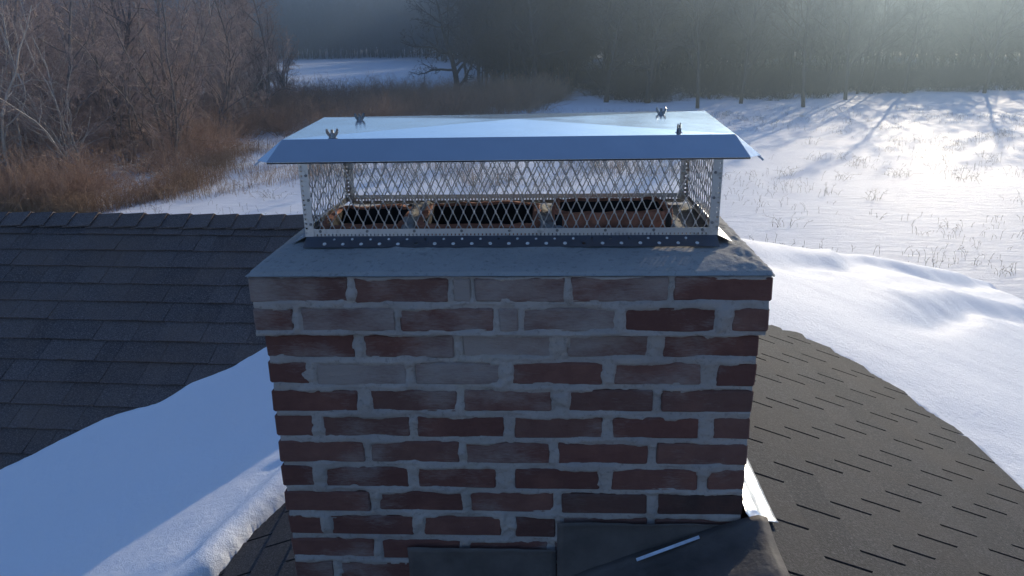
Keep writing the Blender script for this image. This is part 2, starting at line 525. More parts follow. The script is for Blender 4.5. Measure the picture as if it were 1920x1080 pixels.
# --- geometry-node scatter of prototypes that are not in the scene themselves
def scatter(name, protos, pts, rots, scales, label, twig=None):
    col = bpy.data.collections.new(name + "_kinds")
    for k, (objs) in enumerate(protos):
        col.objects.link(objs)
    n = len(pts)
    me = bpy.data.meshes.new(name)
    me.vertices.add(n); me.vertices.foreach_set("co", np.asarray(pts, np.float32).ravel())
    a = me.attributes.new("rz", 'FLOAT_VECTOR', 'POINT'); a.data.foreach_set("vector", np.asarray(rots, np.float32).ravel())
    a = me.attributes.new("sc", 'FLOAT_VECTOR', 'POINT'); a.data.foreach_set("vector", np.asarray(scales, np.float32).ravel())
    o = link(name, me)
    tag(o, label, kind="stuff")
    ng = bpy.data.node_groups.new(name, 'GeometryNodeTree')
    ng.interface.new_socket("Geometry", in_out='INPUT', socket_type='NodeSocketGeometry')
    ng.interface.new_socket("Geometry", in_out='OUTPUT', socket_type='NodeSocketGeometry')
    N = ng.nodes; gi = N.new("NodeGroupInput"); go = N.new("NodeGroupOutput")
    ci = N.new("GeometryNodeCollectionInfo"); ci.inputs["Collection"].default_value = col
    ci.inputs["Separate Children"].default_value = True; ci.inputs["Reset Children"].default_value = True
    ip = N.new("GeometryNodeInstanceOnPoints"); ip.inputs["Pick Instance"].default_value = True
    ri = N.new("FunctionNodeRandomValue"); ri.data_type = 'INT'
    ri.inputs[4].default_value = 0; ri.inputs[5].default_value = len(protos) - 1
    ar = N.new("GeometryNodeInputNamedAttribute"); ar.data_type = 'FLOAT_VECTOR'; ar.inputs["Name"].default_value = "rz"
    sc = N.new("GeometryNodeInputNamedAttribute"); sc.data_type = 'FLOAT_VECTOR'; sc.inputs["Name"].default_value = "sc"
    L = ng.links.new
    L(gi.outputs[0], ip.inputs["Points"]); L(ci.outputs[0], ip.inputs["Instance"])
    L(ri.outputs[2], ip.inputs["Instance Index"])
    L(ar.outputs["Attribute"], ip.inputs["Rotation"]); L(sc.outputs["Attribute"], ip.inputs["Scale"])
    L(ip.outputs[0], go.inputs[0])
    md = o.modifiers.new("scatter", 'NODES'); md.node_group = ng
    return o

def joined(name, proto, mt, mc):
    """trunk and crown meshes as one prototype object, two materials"""
    bm = bmesh.new(); bm.from_mesh(proto[0]); nf = len(bm.faces); bm.from_mesh(proto[1])
    bm.faces.ensure_lookup_table()
    for k in range(nf, len(bm.faces)): bm.faces[k].material_index = 1
    me = bpy.data.meshes.new(name); bm.to_mesh(me); bm.free()
    me.materials.append(mt); me.materials.append(mc)
    return bpy.data.objects.new(name, me)

def scatter_points(n, poly, rn, smin, smax, tilt=.05, zsink=0, dens=None):
    pts, rots, scs = [], [], []
    xs = [p[0] for p in poly]; ys = [p[1] for p in poly]
    def inside(x, y):
        c = False; j = len(poly) - 1
        for i in range(len(poly)):
            if (poly[i][1] > y) != (poly[j][1] > y) and x < (poly[j][0] - poly[i][0]) * (y - poly[i][1]) / (poly[j][1] - poly[i][1]) + poly[i][0]: c = not c
            j = i
        return c
    guard = 0
    while len(pts) < n and guard < n * 60:
        guard += 1
        x = rn.uniform(min(xs), max(xs)); y = rn.uniform(min(ys), max(ys))
        if not inside(x, y): continue
        if dens is not None and rn.random() > dens(x, y): continue
        pts.append((x, y, 0)); rots.append((rn.uniform(-tilt, tilt), rn.uniform(-tilt, tilt), rn.uniform(0, 6.283)))
        s = rn.uniform(smin, smax); scs.append((s, s, s * rn.uniform(.9, 1.1)))
    P = np.array(pts); P[:, 2] = ground_height(P[:, 0], P[:, 1]) - zsink
    return P, rots, scs

rw = random.Random(5)
far_objs = [joined("bare_tree_kind", p, M_BARK_FAR, M_TWIG_FAR) for p in P_FAR]
# the wood beyond the second field, far left and middle
P, Ro, Sc = scatter_points(1300, [(-190, 236), (-40, 234), (-14, 150), (0, 118), (10, 160), (20, 330), (-230, 360)], rw, .85, 1.15)
scatter("distant_wood", far_objs, P, Ro, Sc, "far off leafless wood beyond the second snow field, dark blue grey")
Pm, Rm, Sm = scatter_points(230, [(-8, 90), (-3, 84), (1, 82), (4.5, 92), (5.5, 112), (2, 140), (-11, 150)], rw, .7, .95)
scatter("middle_wood", [o.copy() for o in far_objs], Pm, Rm, Sm, "dense dark wood behind the brush above the middle of the lid")
# the wood to the right of the field
P2, Ro2, Sc2 = scatter_points(1100, [(6, 84), (13, 74), (24, 78), (30, 90), (46, 96), (80, 92), (110, 70), (150, 120), (120, 210), (20, 230), (10, 130)], rw, .72, 1.0)
far_objs2 = [o.copy() for o in far_objs]
scatter("hazy_wood", far_objs2, P2, Ro2, Sc2, "leafless wood along the right side of the snow field, pale in the glare")
# wooded ridge behind everything
P3, Ro3, Sc3 = scatter_points(1300, [(-420, 380), (260, 330), (420, 150), (480, 420), (200, 560), (-420, 560)], rw, 1.1, 1.6)
far_objs3 = [o.copy() for o in far_objs]
scatter("ridge_wood", far_objs3, P3, Ro3, Sc3, "leafless wood on the rising ground furthest away")

# thicket on the left
can_objs = [joined("shrub_kind", p, M_SHRUB, M_SHRUB) for p in P_CAN]
P4, Ro4, Sc4 = scatter_points(330, [(-46, 24), (-20.5, 24.5), (-16.2, 25.5), (-15.6, 28.5), (-15.9, 32.5), (-17.0, 38), (-19, 45), (-20, 60), (-60, 66)], rw, .7, 1.25)
_p, _r, _s = scatter_points(170, [(-42, 24.5), (-20.5, 24.8), (-16.6, 26.0), (-16.3, 29), (-20, 30), (-42, 31)], rw, .6, .95)
P4 = np.concatenate([P4, _p]); Ro4 += _r; Sc4 += _s
scatter("bramble_thicket", can_objs, P4, Ro4, Sc4, "tangled reddish brown brambles and undergrowth below the bare trees on the left")
P5, Ro5, Sc5 = scatter_points(460, [(-22, 46), (-16, 46), (-8, 52), (0, 62), (2.5, 74), (0, 84), (-12, 80), (-32, 74)], rw, .75, 1.1)
can2 = [o.copy() for o in can_objs]
scatter("brush_strip", can2, P5, Ro5, Sc5, "dark brown strip of brush between the near field and the far field")

sap_objs = [joined("sapling_kind", p, M_BARK, M_TWIG) for p in (P_STM[0], P_STM[1], P_THK[0], P_THK[2])]
P7, Ro7, Sc7 = scatter_points(170, [(-50, 30), (-21, 30), (-18, 36), (-19.5, 45), (-21, 60), (-24, 78), (-90, 100), (-80, 50)], rw, .75, 1.25)
scatter("thicket_saplings", sap_objs, P7, Ro7, Sc7, "countless thin leafless saplings filling the thicket on the left")

G_TH = "bare trees in the brown thicket on the left"
# (proto list, index, x, y, rot, scale, label, trunk material)
th = [
 (P_STM, 0, -30.0, 40.0, 0.4, 1.25, "many-stemmed bare tree with fanning pale stems at the far left of the thicket", M_BARK_PALE),
 (P_THK, 0, -31.5, 43.5, 1.9, 1.25, "tall dark-trunked tree with twin-looking black trunk near the top left corner", M_BARK),
 (P_STM, 1, -25.0, 33.5, 2.2, 1.0, "many-stemmed bare tree rising from the brambles just behind the roof ridge", M_BARK),
 (P_THK, 1, -18.8, 38.5, 3.6, .82, "leaning dark tree curving up and right at the right side of the thicket", M_BARK),
 (P_STM, 2, -19.8, 46.0, 5.0, .95, "slim-stemmed bare tree at the right edge of the thicket beside the far field", M_BARK),
 (P_THK, 2, -20.6, 52.0, .7, .95, "tall slender pale-trunked tree standing behind the right edge of the thicket", M_BARK_PALE),
]
for pr_, k, x, y, rz, s, lab, mt in th:
    place_tree("bare_tree", pr_[k], x, y, rz, s, lab, G_TH, mt, M_TWIG)
fill = []
for k in range(26):
    while True:
        x = rw.uniform(-48, -18.5); y = rw.uniform(29, 62)
        if x < -17.5 - (y - 29) * .06 and all((x - a) ** 2 + (y - b) ** 2 > 5 for a, b in fill): break
    fill.append((x, y))
    pr_ = (P_STM, P_THK)[k % 2]
    place_tree("bare_tree", pr_[k % 3], x, y, rw.uniform(0, 6.28), rw.uniform(.75, 1.2),
               "thin leafless tree lost in the tangle of the brown thicket", G_TH, M_BARK if k % 2 else M_BARK_PALE, M_TWIG)

G_FE = "trees standing out along the edge of the woods"
fe = [
 (P_OAK, 0, -8.6, 76.0, 0.3, 1.0, "broad bare tree with spreading low limbs in front of the far snow field", M_BARK_FAR, M_TWIG_FAR),
 (P_FAR, 0, -10.5, 104, 1.0, .95, "tall bare tree with upswept branches above the broad spreading tree", M_BARK_FAR, M_TWIG_FAR),
 (P_OAK, 1, -1.0, 80.0, 2.1, 1.1, "dense dark bare tree above the brush just left of the lid centre", M_BARK_FAR, M_TWIG_FAR),
 (P_FAR, 1, 0.5, 92.0, 3.0, .9, "tall dark bare tree standing behind the brush above the middle of the lid", M_BARK_FAR, M_TWIG_FAR),
 (P_OAK, 0, 5.8, 70.5, 4.2, .8, "dark low-branched tree above the right half of the lid", M_BARK_FAR, M_TWIG_FAR),
 (P_EDG, 1, 12.9, 63.5, 0.9, .85, "thick-trunked bare tree behind the right rear wing nut of the lid", M_BARK_FAR, M_TWIG_FAR),
 (P_EDG, 0, 21.3, 62.5, 2.5, .8, "straight bare tree standing forward of the woods right of the lid", M_BARK_FAR, M_TWIG_FAR),
 (P_OAK, 1, 9.5, 69.5, 5.5, .85, "dark broad tree just left of the thick-trunked tree at the field edge", M_BARK_FAR, M_TWIG_FAR),
 (P_EDG, 1, 17.2, 66.5, 4.4, .8, "bare tree between the thick-trunked one and the straight one at the field edge", M_BARK_FAR, M_TWIG_FAR),
 (P_EDG, 0, 27.5, 70.0, 1.4, .85, "bare tree at the field edge where the long shadows begin", M_BARK_FAR, M_TWIG_FAR),
 (P_EDG, 1, 35.0, 75.0, 3.3, .85, "bare tree at the field edge in the pale glare near the right side", M_BARK_FAR, M_TWIG_FAR),
 (P_EDG, 0, 42.5, 75.0, 5.1, .85, "rightmost bare tree at the field edge, washed out by the sun", M_BARK_FAR, M_TWIG_FAR),
]
for pr_, k, x, y, rz, s, lab, mt, mc in fe:
    place_tree("bare_tree", pr_[k], x, y, rz, s, lab, G_FE, mt, mc)

edge_objs = [joined("edge_tree_kind", p, M_BARK_FAR, M_TWIG_FAR) for p in P_EDG]
Pe, Re, Se = scatter_points(20, [(22, 74), (30, 73), (44, 77), (58, 80), (60, 96), (30, 92)], rw, .55, .9)
scatter("woodland_edge", edge_objs, Pe, Re, Se, "slim bare trees crowded along the sunny edge of the wood, casting long streaks of shade")
# dark brush under the edge of the right-hand woods
P6, Ro6, Sc6 = scatter_points(620, [(1, 80), (6, 72), (13, 68.5), (22, 68), (30, 75), (46, 77), (60, 76), (64, 112), (6, 116)], rw, .7, 1.35)
can3 = [joined("shrub_kind", p, M_TWIG_FAR, M_TWIG_FAR) for p in P_CAN]
scatter("woodland_brush", can3, P6, Ro6, Sc6, "dark low brush under the edge of the right-hand woods")

# ------------------------------------------------------------------ weeds and dead grass on the snow
def stalks(name, n, xy, hmin, hmax, r, lean, mat, label, branch=0, seed=3, per=1, spread=.15):
    rn = random.Random(seed); segs = []
    for k in range(n):
        x, y = xy(rn)
        for _ in range(per):
            px = x + rn.gauss(0, spread); py = y + rn.gauss(0, spread)
            z = float(ground_h_cache(px, py)) - .02
            h = rn.uniform(hmin, hmax); a = rn.uniform(0, 6.283); l = abs(rn.gauss(0, lean))
            p0 = (px, py, z); m = (px + math.cos(a) * l * h * .4, py + math.sin(a) * l * h * .4, z + h * .6)
            t = (px + math.cos(a) * l * h * 1.2, py + math.sin(a) * l * h * 1.2, z + h * (1 - .3 * l))
            segs.append((*p0, *m, r, r * .8)); segs.append((*m, *t, r * .8, r * .4))
            for b in range(branch):
                a2 = rn.uniform(0, 6.283); u = rn.uniform(.2, .9); bh = h * .3
                q = tuple(m[i] + (t[i] - m[i]) * u for i in range(3))
                segs.append((*q, q[0] + math.cos(a2) * bh * .6, q[1] + math.sin(a2) * bh * .6, q[2] + bh * .6, r * .7, r * .4))
    o = link(name, tubes(name, segs, 3), None, mat)
    tag(o, label, kind="stuff")

_gx = np.linspace(-60, 60, 481); _gy = np.linspace(15, 95, 321)
_GX, _GY = np.meshgrid(_gx, _gy); _GH = ground_height(_GX, _GY)
def ground_h_cache(x, y):
    i = min(max(int((y - 15) / .25), 0), 320); j = min(max(int((x + 60) / .25), 0), 480)
    return _GH[i, j]

def xy_field(rn):
    while True:
        x = rn.uniform(-15, 34); y = 17 + 46 * rn.random() ** 1.3
        if fbm(x / 3.2, y / 3.2, 77, 3) > .50 + rn.uniform(-.08, .12): return x, y
stalks("dry_weeds", 3000, xy_field, .06, .36, .0042, .45, M_WEED, "thin dark weed stalks poking through the snow across the field", 2, 3, 2, .12)
def xy_tuft(rn):
    while True:
        x = rn.uniform(-15, 32); y = 19 + 40 * rn.random()
        if fbm(x / 2.2, y / 2.2, 31, 3) > .60: return x, y
stalks("weed_tufts", 170, xy_tuft, .08, .5, .0045, .95, M_WEED, "small dark tufts of weeds lying on the snow right of the chimney", 2, 9, 14, .22)
spots = [(-12.3, 34, 1.6), (-9, 32.8, 1.2), (-5, 33.8, 1.6), (-2.6, 30.5, 1.5), (2.9, 34.9, 1.8), (3.9, 33.0, 1.3), (-11.4, 31, 1.2), (-14.6, 29, 1.0), (-14.9, 33, 1.0), (-13.5, 41, 1.2)]
def xy_patch(rn):
    a, b, s = rn.choice(spots); return a + rn.gauss(0, s), b + rn.gauss(0, s * .8)
stalks("grass_patches", 420, xy_patch, .25, .75, .006, .45, M_GRASS, "brown tufts of dead grass standing in the snow behind the cap", 1, 11, 7, .22)
def xy_edge(rn):
    t = rn.random() ** .8
    x = -34 + t * 19.5; y = 24.6 + max(0, (x + 16.5)) * 3.0 + abs(rn.gauss(0, .8))
    return x, y
stalks("thicket_grass", 1300, xy_edge, .3, .95, .006, .4, M_GRASS, "tawny dead grass along the near edge of the thicket above the roof ridge", 1, 12, 5, .25)
def xy_edge2(rn):
    t = rn.random()
    return -15.3 - 1.6 * t + rn.gauss(0, .5), 27 + 15 * t + rn.gauss(0, .4)
stalks("edge_grass", 320, xy_edge2, .3, .9, .006, .45, M_GRASS, "reddish dead grass on the right edge of the thicket beside the field", 1, 13, 6, .3)

# ------------------------------------------------------------------ house: walls and roof planes
ZR, XR, TG, TM = -.60, .56, .404, .51
RA = R(3.2)
JX, JY = .56, 2.95
EZ = -2.82
def zR(x, y): return ZR - TG * (x - XR)
def zG(x, y): return ZR - TG * (XR - x)
def zM(x, y): return ZR - TM * ((x - JX) * -math.sin(RA) + (y - JY) * -math.cos(RA))
house = tag(empty("house", (.56, 0, GZ)), "house roof of dark asphalt shingles with snow in the valley around the brick chimney", "house")
house_off = Vector((-.56, 0, -GZ))
def child(name, me, mat, parent=None):
    o = link(name, me, parent or house, mat)
    if parent is None: o.location = house_off
    return o

XE = XR + (ZR - EZ) / TG           # right eave
XW = XR - (ZR - EZ) / TG           # left eave of the near gable
HD = 5.33                          # hip run in y
wall = MB()
wall.box(XW + .4, XE - .4, -6.6, JY + HD - .5, GZ - .2, EZ + .10)
wall.box(-9.2, XW + .45, -1.0, 7.0, GZ - .2, EZ + .10)
child("wall", wall.mesh("wall"), M_SIDING)

def slab(name, poly, th, mat):
    """roof deck: polygon with thickness downwards"""
    m = MB(); n = len(poly)
    m.v = [tuple(p) for p in poly] + [(p[0], p[1], p[2] - th) for p in poly]
    m.f = [tuple(range(n)), tuple(range(2 * n - 1, n - 1, -1))] + [(i, (i + 1) % n, n + (i + 1) % n, n + i) for i in range(n)]
    return child(name, m.mesh(name), mat)
EPS = .012
def dn(p): return (p[0], p[1], p[2] - EPS)
J = (JX, JY, ZR)
ux, uy = math.cos(RA), -math.sin(RA)     # along ridge 1 (to the right)
def ridge(t): return (JX - ux * t, JY - uy * t, ZR)
# valley: zM = zG
def valley(t):     # t metres to the left of the ridge J
    x = JX - t
    # ZR - TG*t = ZR - TM*((x-JX)*-sin + (y-JY)*-cos)  -> solve y
    y = JY - (TG * t / TM - (x - JX) * -math.sin(RA)) / math.cos(RA)
    return (x, y, ZR - TG * t)
vE = valley((ZR - EZ) / TG)
md = (ZR - EZ) / TM
mW = (JX - 10 * ux - math.sin(RA) * md, JY - 10 * uy - math.cos(RA) * md, EZ)
deckM = slab("main_roof", [dn(J), dn(ridge(10)), dn(mW), dn(vE)], .14, M_SH_MAIN)
deckG = slab("gable_roof", [dn(J), dn(vE), dn((XW, -6.8, EZ)), dn((XR, -6.8, ZR))], .14, M_SH_TAB)
hipE = (XE, JY + HD, EZ)
deckR = slab("right_roof", [dn(J), dn((XR, -6.8, ZR)), dn((XE, -6.8, EZ)), dn(hipE)], .14, M_SH_TAB)
bW = (ridge(10)[0] + .3, ridge(10)[1] + 5.3, EZ)
deckB = slab("back_roof", [dn(J), dn(hipE), dn(bW), dn(ridge(10))], .14, M_SH_MAIN)

# --- laminated shingles on the main roof, one object each where they show
E_M = .1425
cM = math.sqrt(1 + TM * TM)
def m_point(s, d, h):     # s along ridge to the left from J, d down the slope, h proud of the plane
    hx, hy = -math.sin(RA), -math.cos(RA)        # downhill horizontal
    dh = d / cM
    nx, ny, nz = hx * TM / cM, hy * TM / cM, 1 / cM
    return Vector((JX - ux * s + hx * dh + nx * h, JY - uy * s + hy * dh + ny * h, ZR - TM * dh + nz * h))

def piece_mesh(name, P, rn, s0, s1, d0, d1, hb, ht, nb=3, wob=.0015):
    """a shingle: thin wedge, upper end tucked under, lower edge slightly wavy"""
    th = .0042
    vs = []; fs = []
    for k in range(nb + 1):
        s = s0 + (s1 - s0) * k / nb
        w = rn.uniform(-wob, wob) * (1.6 if 0 < k < nb else 1)
        hh = hb + rn.uniform(0, wob)
        vs += [P(s, d0, ht), P(s, d1 + w, hh), P(s, d1 + w, hh - th - .002), P(s, d0, ht - th)]
    for k in range(nb):
        a = 4 * k; b = a + 4
        fs += [(a, b, b + 1, a + 1), (a + 1, b + 1, b + 2, a + 2), (a + 2, b + 2, b + 3, a + 3), (a + 3, b + 3, b, a)]
    fs += [(0, 1, 2, 3), (4 * nb + 3, 4 * nb + 2, 4 * nb + 1, 4 * nb)]
    m = MB(); m.v = vs; m.f = fs
    return m

def snow_left_covers(x, y): return inside_poly(x, y, SNOW_L)
def inside_poly(x, y, poly):
    c = False; j = len(poly) - 1
    for i in range(len(poly)):
        if (poly[i][1] > y) != (poly[j][1] > y) and x < (poly[j][0] - poly[i][0]) * (y - poly[i][1]) / (poly[j][1] - poly[i][1]) + poly[i][0]: c = not c
        j = i
    return c
SNOW_L = [(-.45, 2.42), (-.95, 2.30), (-1.385, 2.106), (-1.524, 2.0), (-1.711, 1.905), (-1.837, 1.80), (-2.073, 1.727), (-2.235, 1.621), (-2.465, 1.47),
          (-3.3, 1.0), (-4.6, -.1), (-4.6, -2.6), (-3.6, -2.2), (-2.2, -.9), (-1.35, .1), (-1.02, .55), (-.975, .72), (-.93, .84), (-.88, .95), (-.80, 1.2), (-.62, 1.6), (-.42, 2.1)]
SNOW_R = [(1.02, 1.76), (1.10, 1.765), (1.27, 1.815), (1.40, 1.77), (1.51, 1.665), (1.60, 1.53), (1.66, 1.39), (1.71, 1.27), (1.755, 1.09), (1.76, .81),
          (1.80, .3), (1.95, -.6), (2.3, -2), (2.9, -6.5), (5.85, -6.7), (6.05, 8.4), (5.2, 7.85), (3.0, 5.66), (1.4, 3.95), (.56, 3.25), (.35, 3.0), (.42, 2.4), (.70, 1.95)]

VIS = 300
n_main = 0
rs = random.Random(21)
joined_main = MB()
for row in range(0, 32):
    d0 = .03 + row * E_M; d1 = d0 + E_M
    s = -.3 + rs.uniform(0, .2)
    while s < 10.0:
        w = rs.choice((.10, .13, .16, .19, .22, .26)) * rs.uniform(.9, 1.1)
        s1 = s + w
        c = m_point((s + s1) / 2, (d0 + d1) / 2, 0)
        vx = JX - valley(1)[0]
        # skip what lies beyond the valley line or wholly under snow
        beyond = zM(c.x, c.y) < zG(c.x, c.y) - .01
        if not beyond and not (snow_left_covers(c.x, c.y) and snow_left_covers(c.x, c.y + .12)):
            hb = .0105 + rs.choice((0, 0, .0035))
            m = piece_mesh("shingle", m_point, rs, s, s1 - .002, d0 - .02, d1, hb, .003)
            if row < 16 and s < 5.6 and n_main < VIS and c.x > -4.2:
                child("shingle", m.mesh("shingle"), M_SH_MAIN, deckM); n_main += 1
            else: joined_main.add(m.v, m.f)
        s = s1
o = child("shingle_rows", joined_main.mesh("shingle_rows"), M_SH_MAIN, deckM); tag(o, kind="stuff")

# ridge caps along ridge 1 (overlapping folded pieces)
def ridge_cap(parent, ax, A, s0, s1, h0, h1, hw, tA, tB, mat, rn):
    """A(s)-> point on ridge; ax = unit across (downhill side A), tA,tB slopes both sides"""
    vs = []
    prof = [(-hw, -hw * tA * .92), (-hw * .45, -hw * .40 * tA), (0, .004), (hw * .45, -hw * .40 * tB), (hw, -hw * tB * .92)]
    for s, h in ((s0, h0), (s1, h1)):
        b = A(s)
        for a, z in prof: vs.append(Vector(b) + ax * -a + Vector((0, 0, z + h)))
        for a, z in prof: vs.append(Vector(b) + ax * -a + Vector((0, 0, z + h - .006)))
    n = 5; fs = []
    for k in range(n - 1):
        fs += [(k, k + 1, 10 + k + 1, 10 + k), (5 + k + 1, 5 + k, 15 + k, 15 + k + 1)]
        fs += [(k, 5 + k, 5 + k + 1, k + 1), (10 + k, 10 + k + 1, 15 + k + 1, 15 + k)]
    fs += [(0, 10, 15, 5), (4, 9, 19, 14)]
    m = MB(); m.v = vs; m.f = fs
    return m
s = .25
ax = Vector((math.sin(RA), math.cos(RA), 0)) * -1
ax = Vector((-math.sin(RA), -math.cos(RA), 0))
while s < 9.8:
    e = .155
    jw = rs.uniform(-.003, .003)
    m = ridge_cap(deckM, ax, ridge, s, s + e + .03, .030 + jw, .018 + jw, .115, TM, TM, M_SH_MAIN, rs)
    child("ridge_shingle", m.mesh("ridge_shingle"), M_SH_MAIN, deckM)
    s += e

# --- three-tab shingles on the near gable: y along the ridge, d down slope
cG = math.sqrt(1 + TG * TG)
def side_point(sgn):
    def P(s, d, h):
        dh = d / cG
        return Vector((XR + sgn * (dh + TG / cG * h), s, ZR - TG * dh + h / cG))
    return P
def tabs(deck, sgn, rows, y0, y1, show, limit):
    P = side_point(sgn); n = 0; rest = MB(); rn = random.Random(31 + sgn)
    E = .127; W = .198; off0 = 0.0
    for row in range(rows):
        d0 = .02 + row * E; d1 = d0 + E
        off = (off0 + rn.choice((.045, .085, .11, .13, .155))) % W; off0 = off
        k0 = int((y0 - off) / W) - 1
        y = off + k0 * W
        while y < y1:
            a, b = y + .0045, y + W - .0045
            c = P((a + b) / 2, (d0 + d1) / 2, 0)
            y += W
            if sgn > 0:
                if JY + (c.x - XR) * HD / (XE - XR) < (a + b) / 2 or inside_poly(c.x - .16, a, SNOW_R) and inside_poly(c.x, b, SNOW_R): continue
                if c.x < .53 and -.1 < (a+b)/2 < .7: continue
            else:
                if zG(c.x, c.y) < zM(c.x, c.y) + .0: continue
                if snow_left_covers(c.x + .1, a) and snow_left_covers(c.x, b): continue
                if c.x > -.5 and -.02 < a and b < .65: continue
            m = piece_mesh("shingle", P, rn, a, b, d0 - .004, d1, .0085, .0035, 3, .0006)
            if show(c) and n < limit:
                child("shingle", m.mesh("shingle"), M_SH_TAB, deck); n += 1
            else: rest.add(m.v, m.f)
    o = child("shingle_rows", rest.mesh("shingle_rows"), M_SH_TAB, deck); tag(o, kind="stuff")
    return n
n1 = tabs(deckR, 1, 44, -6.8, 8.2, lambda c: c.y > -.35 and c.x < 2.2, 300)
n2 = tabs(deckG, -1, 44, -6.8, 3.0, lambda c: -1.2 < c.y < 2.4 and c.x > -2.2, 200)
print("shingles", n_main, n1, n2)
def ridge2(t): return (XR, t, ZR)
s = -6.7
while s < 2.7:
    if True:
        m = ridge_cap(deckR, Vector((1, 0, 0)), ridge2, s, s + .19, .010, .020, .10, TG, TG, M_SH_TAB, rs)
        if not (-.30 < s + .1 < .70):
            child("ridge_shingle", m.mesh("ridge_shingle"), M_SH_TAB, deckR)
    s += .155
# gutter boards / fascia
fb = MB()
fb.box(XE - .02, XE + .02, -6.8, JY + HD, EZ - .18, EZ + .0)
fb.box(XW - .02, XW + .02, -6.8, vE[1], EZ - .18, EZ + .0)
child("fascia", fb.mesh("fascia"), M_TRIM)

# ------------------------------------------------------------------ snow lying on the roof
def poly_dist(X, Y, poly):
    d = np.full(X.shape, 1e9); ins = np.zeros(X.shape, bool); n = len(poly)
    for i in range(n):
        ax_, ay_ = poly[i]; bx_, by_ = poly[(i + 1) % n]
        ex, ey = bx_ - ax_, by_ - ay_
        t = np.clip(((X - ax_) * ex + (Y - ay_) * ey) / (ex * ex + ey * ey + 1e-12), 0, 1)
        d = np.minimum(d, np.hypot(X - ax_ - t * ex, Y - ay_ - t * ey))
        cond = (ay_ > Y) != (by_ > Y)
        with np.errstate(divide='ignore', invalid='ignore'):
            xi = (bx_ - ax_) * (Y - ay_) / (by_ - ay_ + 1e-12) + ax_
        ins ^= cond & (X < xi)
    return np.where(ins, d, -d)

def snow_patch(name, poly, base, x0, x1, y0, y1, step, thick, ramp, label, extra=None, edge=.02, seed=50, wob=.03, mat=None, prof=1.0):
    X, Y = np.meshgrid(np.arange(x0, x1, step), np.arange(y0, y1, step))
    D = poly_dist(X, Y, poly)
    D = D + (fbm(X * 9, Y * 9, seed, 4) - .5) * wob + (fbm(X * 35, Y * 35, seed + 5, 3) - .5) * min(.016, wob * .35)
    T = thick(X, Y) * (edge + (1 - edge) * np.clip(1 - (1 - np.clip(D / ramp, 0, 1)) ** 2, 0, 1) ** (.5 * prof))
    T = T + (fbm(X * 3, Y * 3, seed + 1, 4) - .5) * .010 * sstep(0, .25, D) + (fbm(X * 60, Y * 60, seed + 8, 3) - .5) * .0035 * sstep(0, .05, D)
    if extra is not None: T = T + extra(X, Y) * sstep(.0, .25, D)
    B = base(X, Y)
    Z = B + np.where(D > 0, np.maximum(T, .004), -.03)
    Dq = np.maximum(np.maximum(D[:-1, :-1], D[1:, :-1]), np.maximum(D[:-1, 1:], D[1:, 1:]))
    me = grid_mesh(name, X, Y, Z, keep=Dq > 0)
    o = link(name, me, None, mat or M_SNOW_ROOF)
    tag(o, label, kind="stuff")
    return o

def baseL(X, Y):
    a = zM(X, Y); b = zG(X, Y)
    k = .10; h = np.clip(.5 + .5 * (a - b) / k, 0, 1)
    return b * (1 - h) + a * h + k * h * (1 - h) * 1.0
def lip_left(X, Y):
    D = poly_dist(X, Y, SNOW_L)
    side = sstep(-1.75, -1.35, X) * (1 - sstep(1.2, 1.6, Y))
    a = .022 * np.exp(-((D - .085) / .045) ** 2) * side
    b = -.016 * np.exp(-((D - .21) / .07) ** 2) * side * sstep(.3, .5, fbm(X * 3.1, Y * 3.1, 12, 2))
    return (a + b) / np.maximum(sstep(0, .25, D), .08) + .020 * (fbm(X * 1.3 + 3, Y * 2.1, 91, 3) - .5)
snow_patch("valley_snow", SNOW_L, baseL, -4.8, -.3, -2.8, 2.6, .016,
           lambda X, Y: .050 + .025 * (1 - sstep(.6, 1.6, Y)), .060,
           "blue shaded snow filling the roof valley left of the chimney", seed=50, wob=.016, mat=M_SNOW_VALLEY,
           extra=lip_left)
def baseR(X, Y):
    back = ZR - (Y - JY) * TG * (XE - XR) / HD - .0
    a = zR(X, Y); b = np.where(True, back, 0)
    k = .08; h = np.clip(.5 + .5 * (b - a) / k, 0, 1)
    left = zG(X, Y)
    z = a * h + b * (1 - h) - k * h * (1 - h)
    return np.minimum(z, left + .02) if True else z
def drifts(X, Y):
    # wind-cut ripples just this side of the hip
    u = (X - XR) - (Y - JY) * (XE - XR) / HD          # >0 in front of hip
    v = (X - XR)
    w = u + .35 * (fbm(X * 1.1, Y * .8, 71, 3) - .5) * 2
    r1 = .030 * np.exp(-((w - .12) / .22) ** 2) - .060 * np.exp(-((w - .50) / .20) ** 2) * sstep(.2, .8, v)
    r2 = .03 * np.exp(-((w - 1.25) / .18) ** 2) * sstep(1.2, 2.2, v) - .05 * np.exp(-((w - 1.6) / .2) ** 2) * sstep(1.2, 2.2, v)
    return r1 + r2 + .014 * (fbm(X * 1.3, Y * 1.9, 73, 4) - .5)
snow_patch("right_snow", SNOW_R, baseR, .3, 6.15, -6.8, 8.6, .024,
           lambda X, Y: .05 + .08 * sstep(1.2, 3.2, X), .60,
           "bright sunlit snow blanket on the right roof slope beside the chimney", extra=drifts, seed=60, prof=2.2, edge=.05)

# ------------------------------------------------------------------ brick chimney
chim = tag(empty("brick_chimney", (0, .3, -1.0)), "red brick chimney with pale smeared mortar joints rising through the roof ridge", "chimney")
CO = Vector((0, -.3, 1.0))
def cchild(name, me, mat, loc=None, parent=None):
    o = link(name, me, parent or chim, mat)
    if parent is None: o.location = CO + Vector(loc or (0, 0, 0))
    return o
HW, DEP = .5245, .632
CH = .065
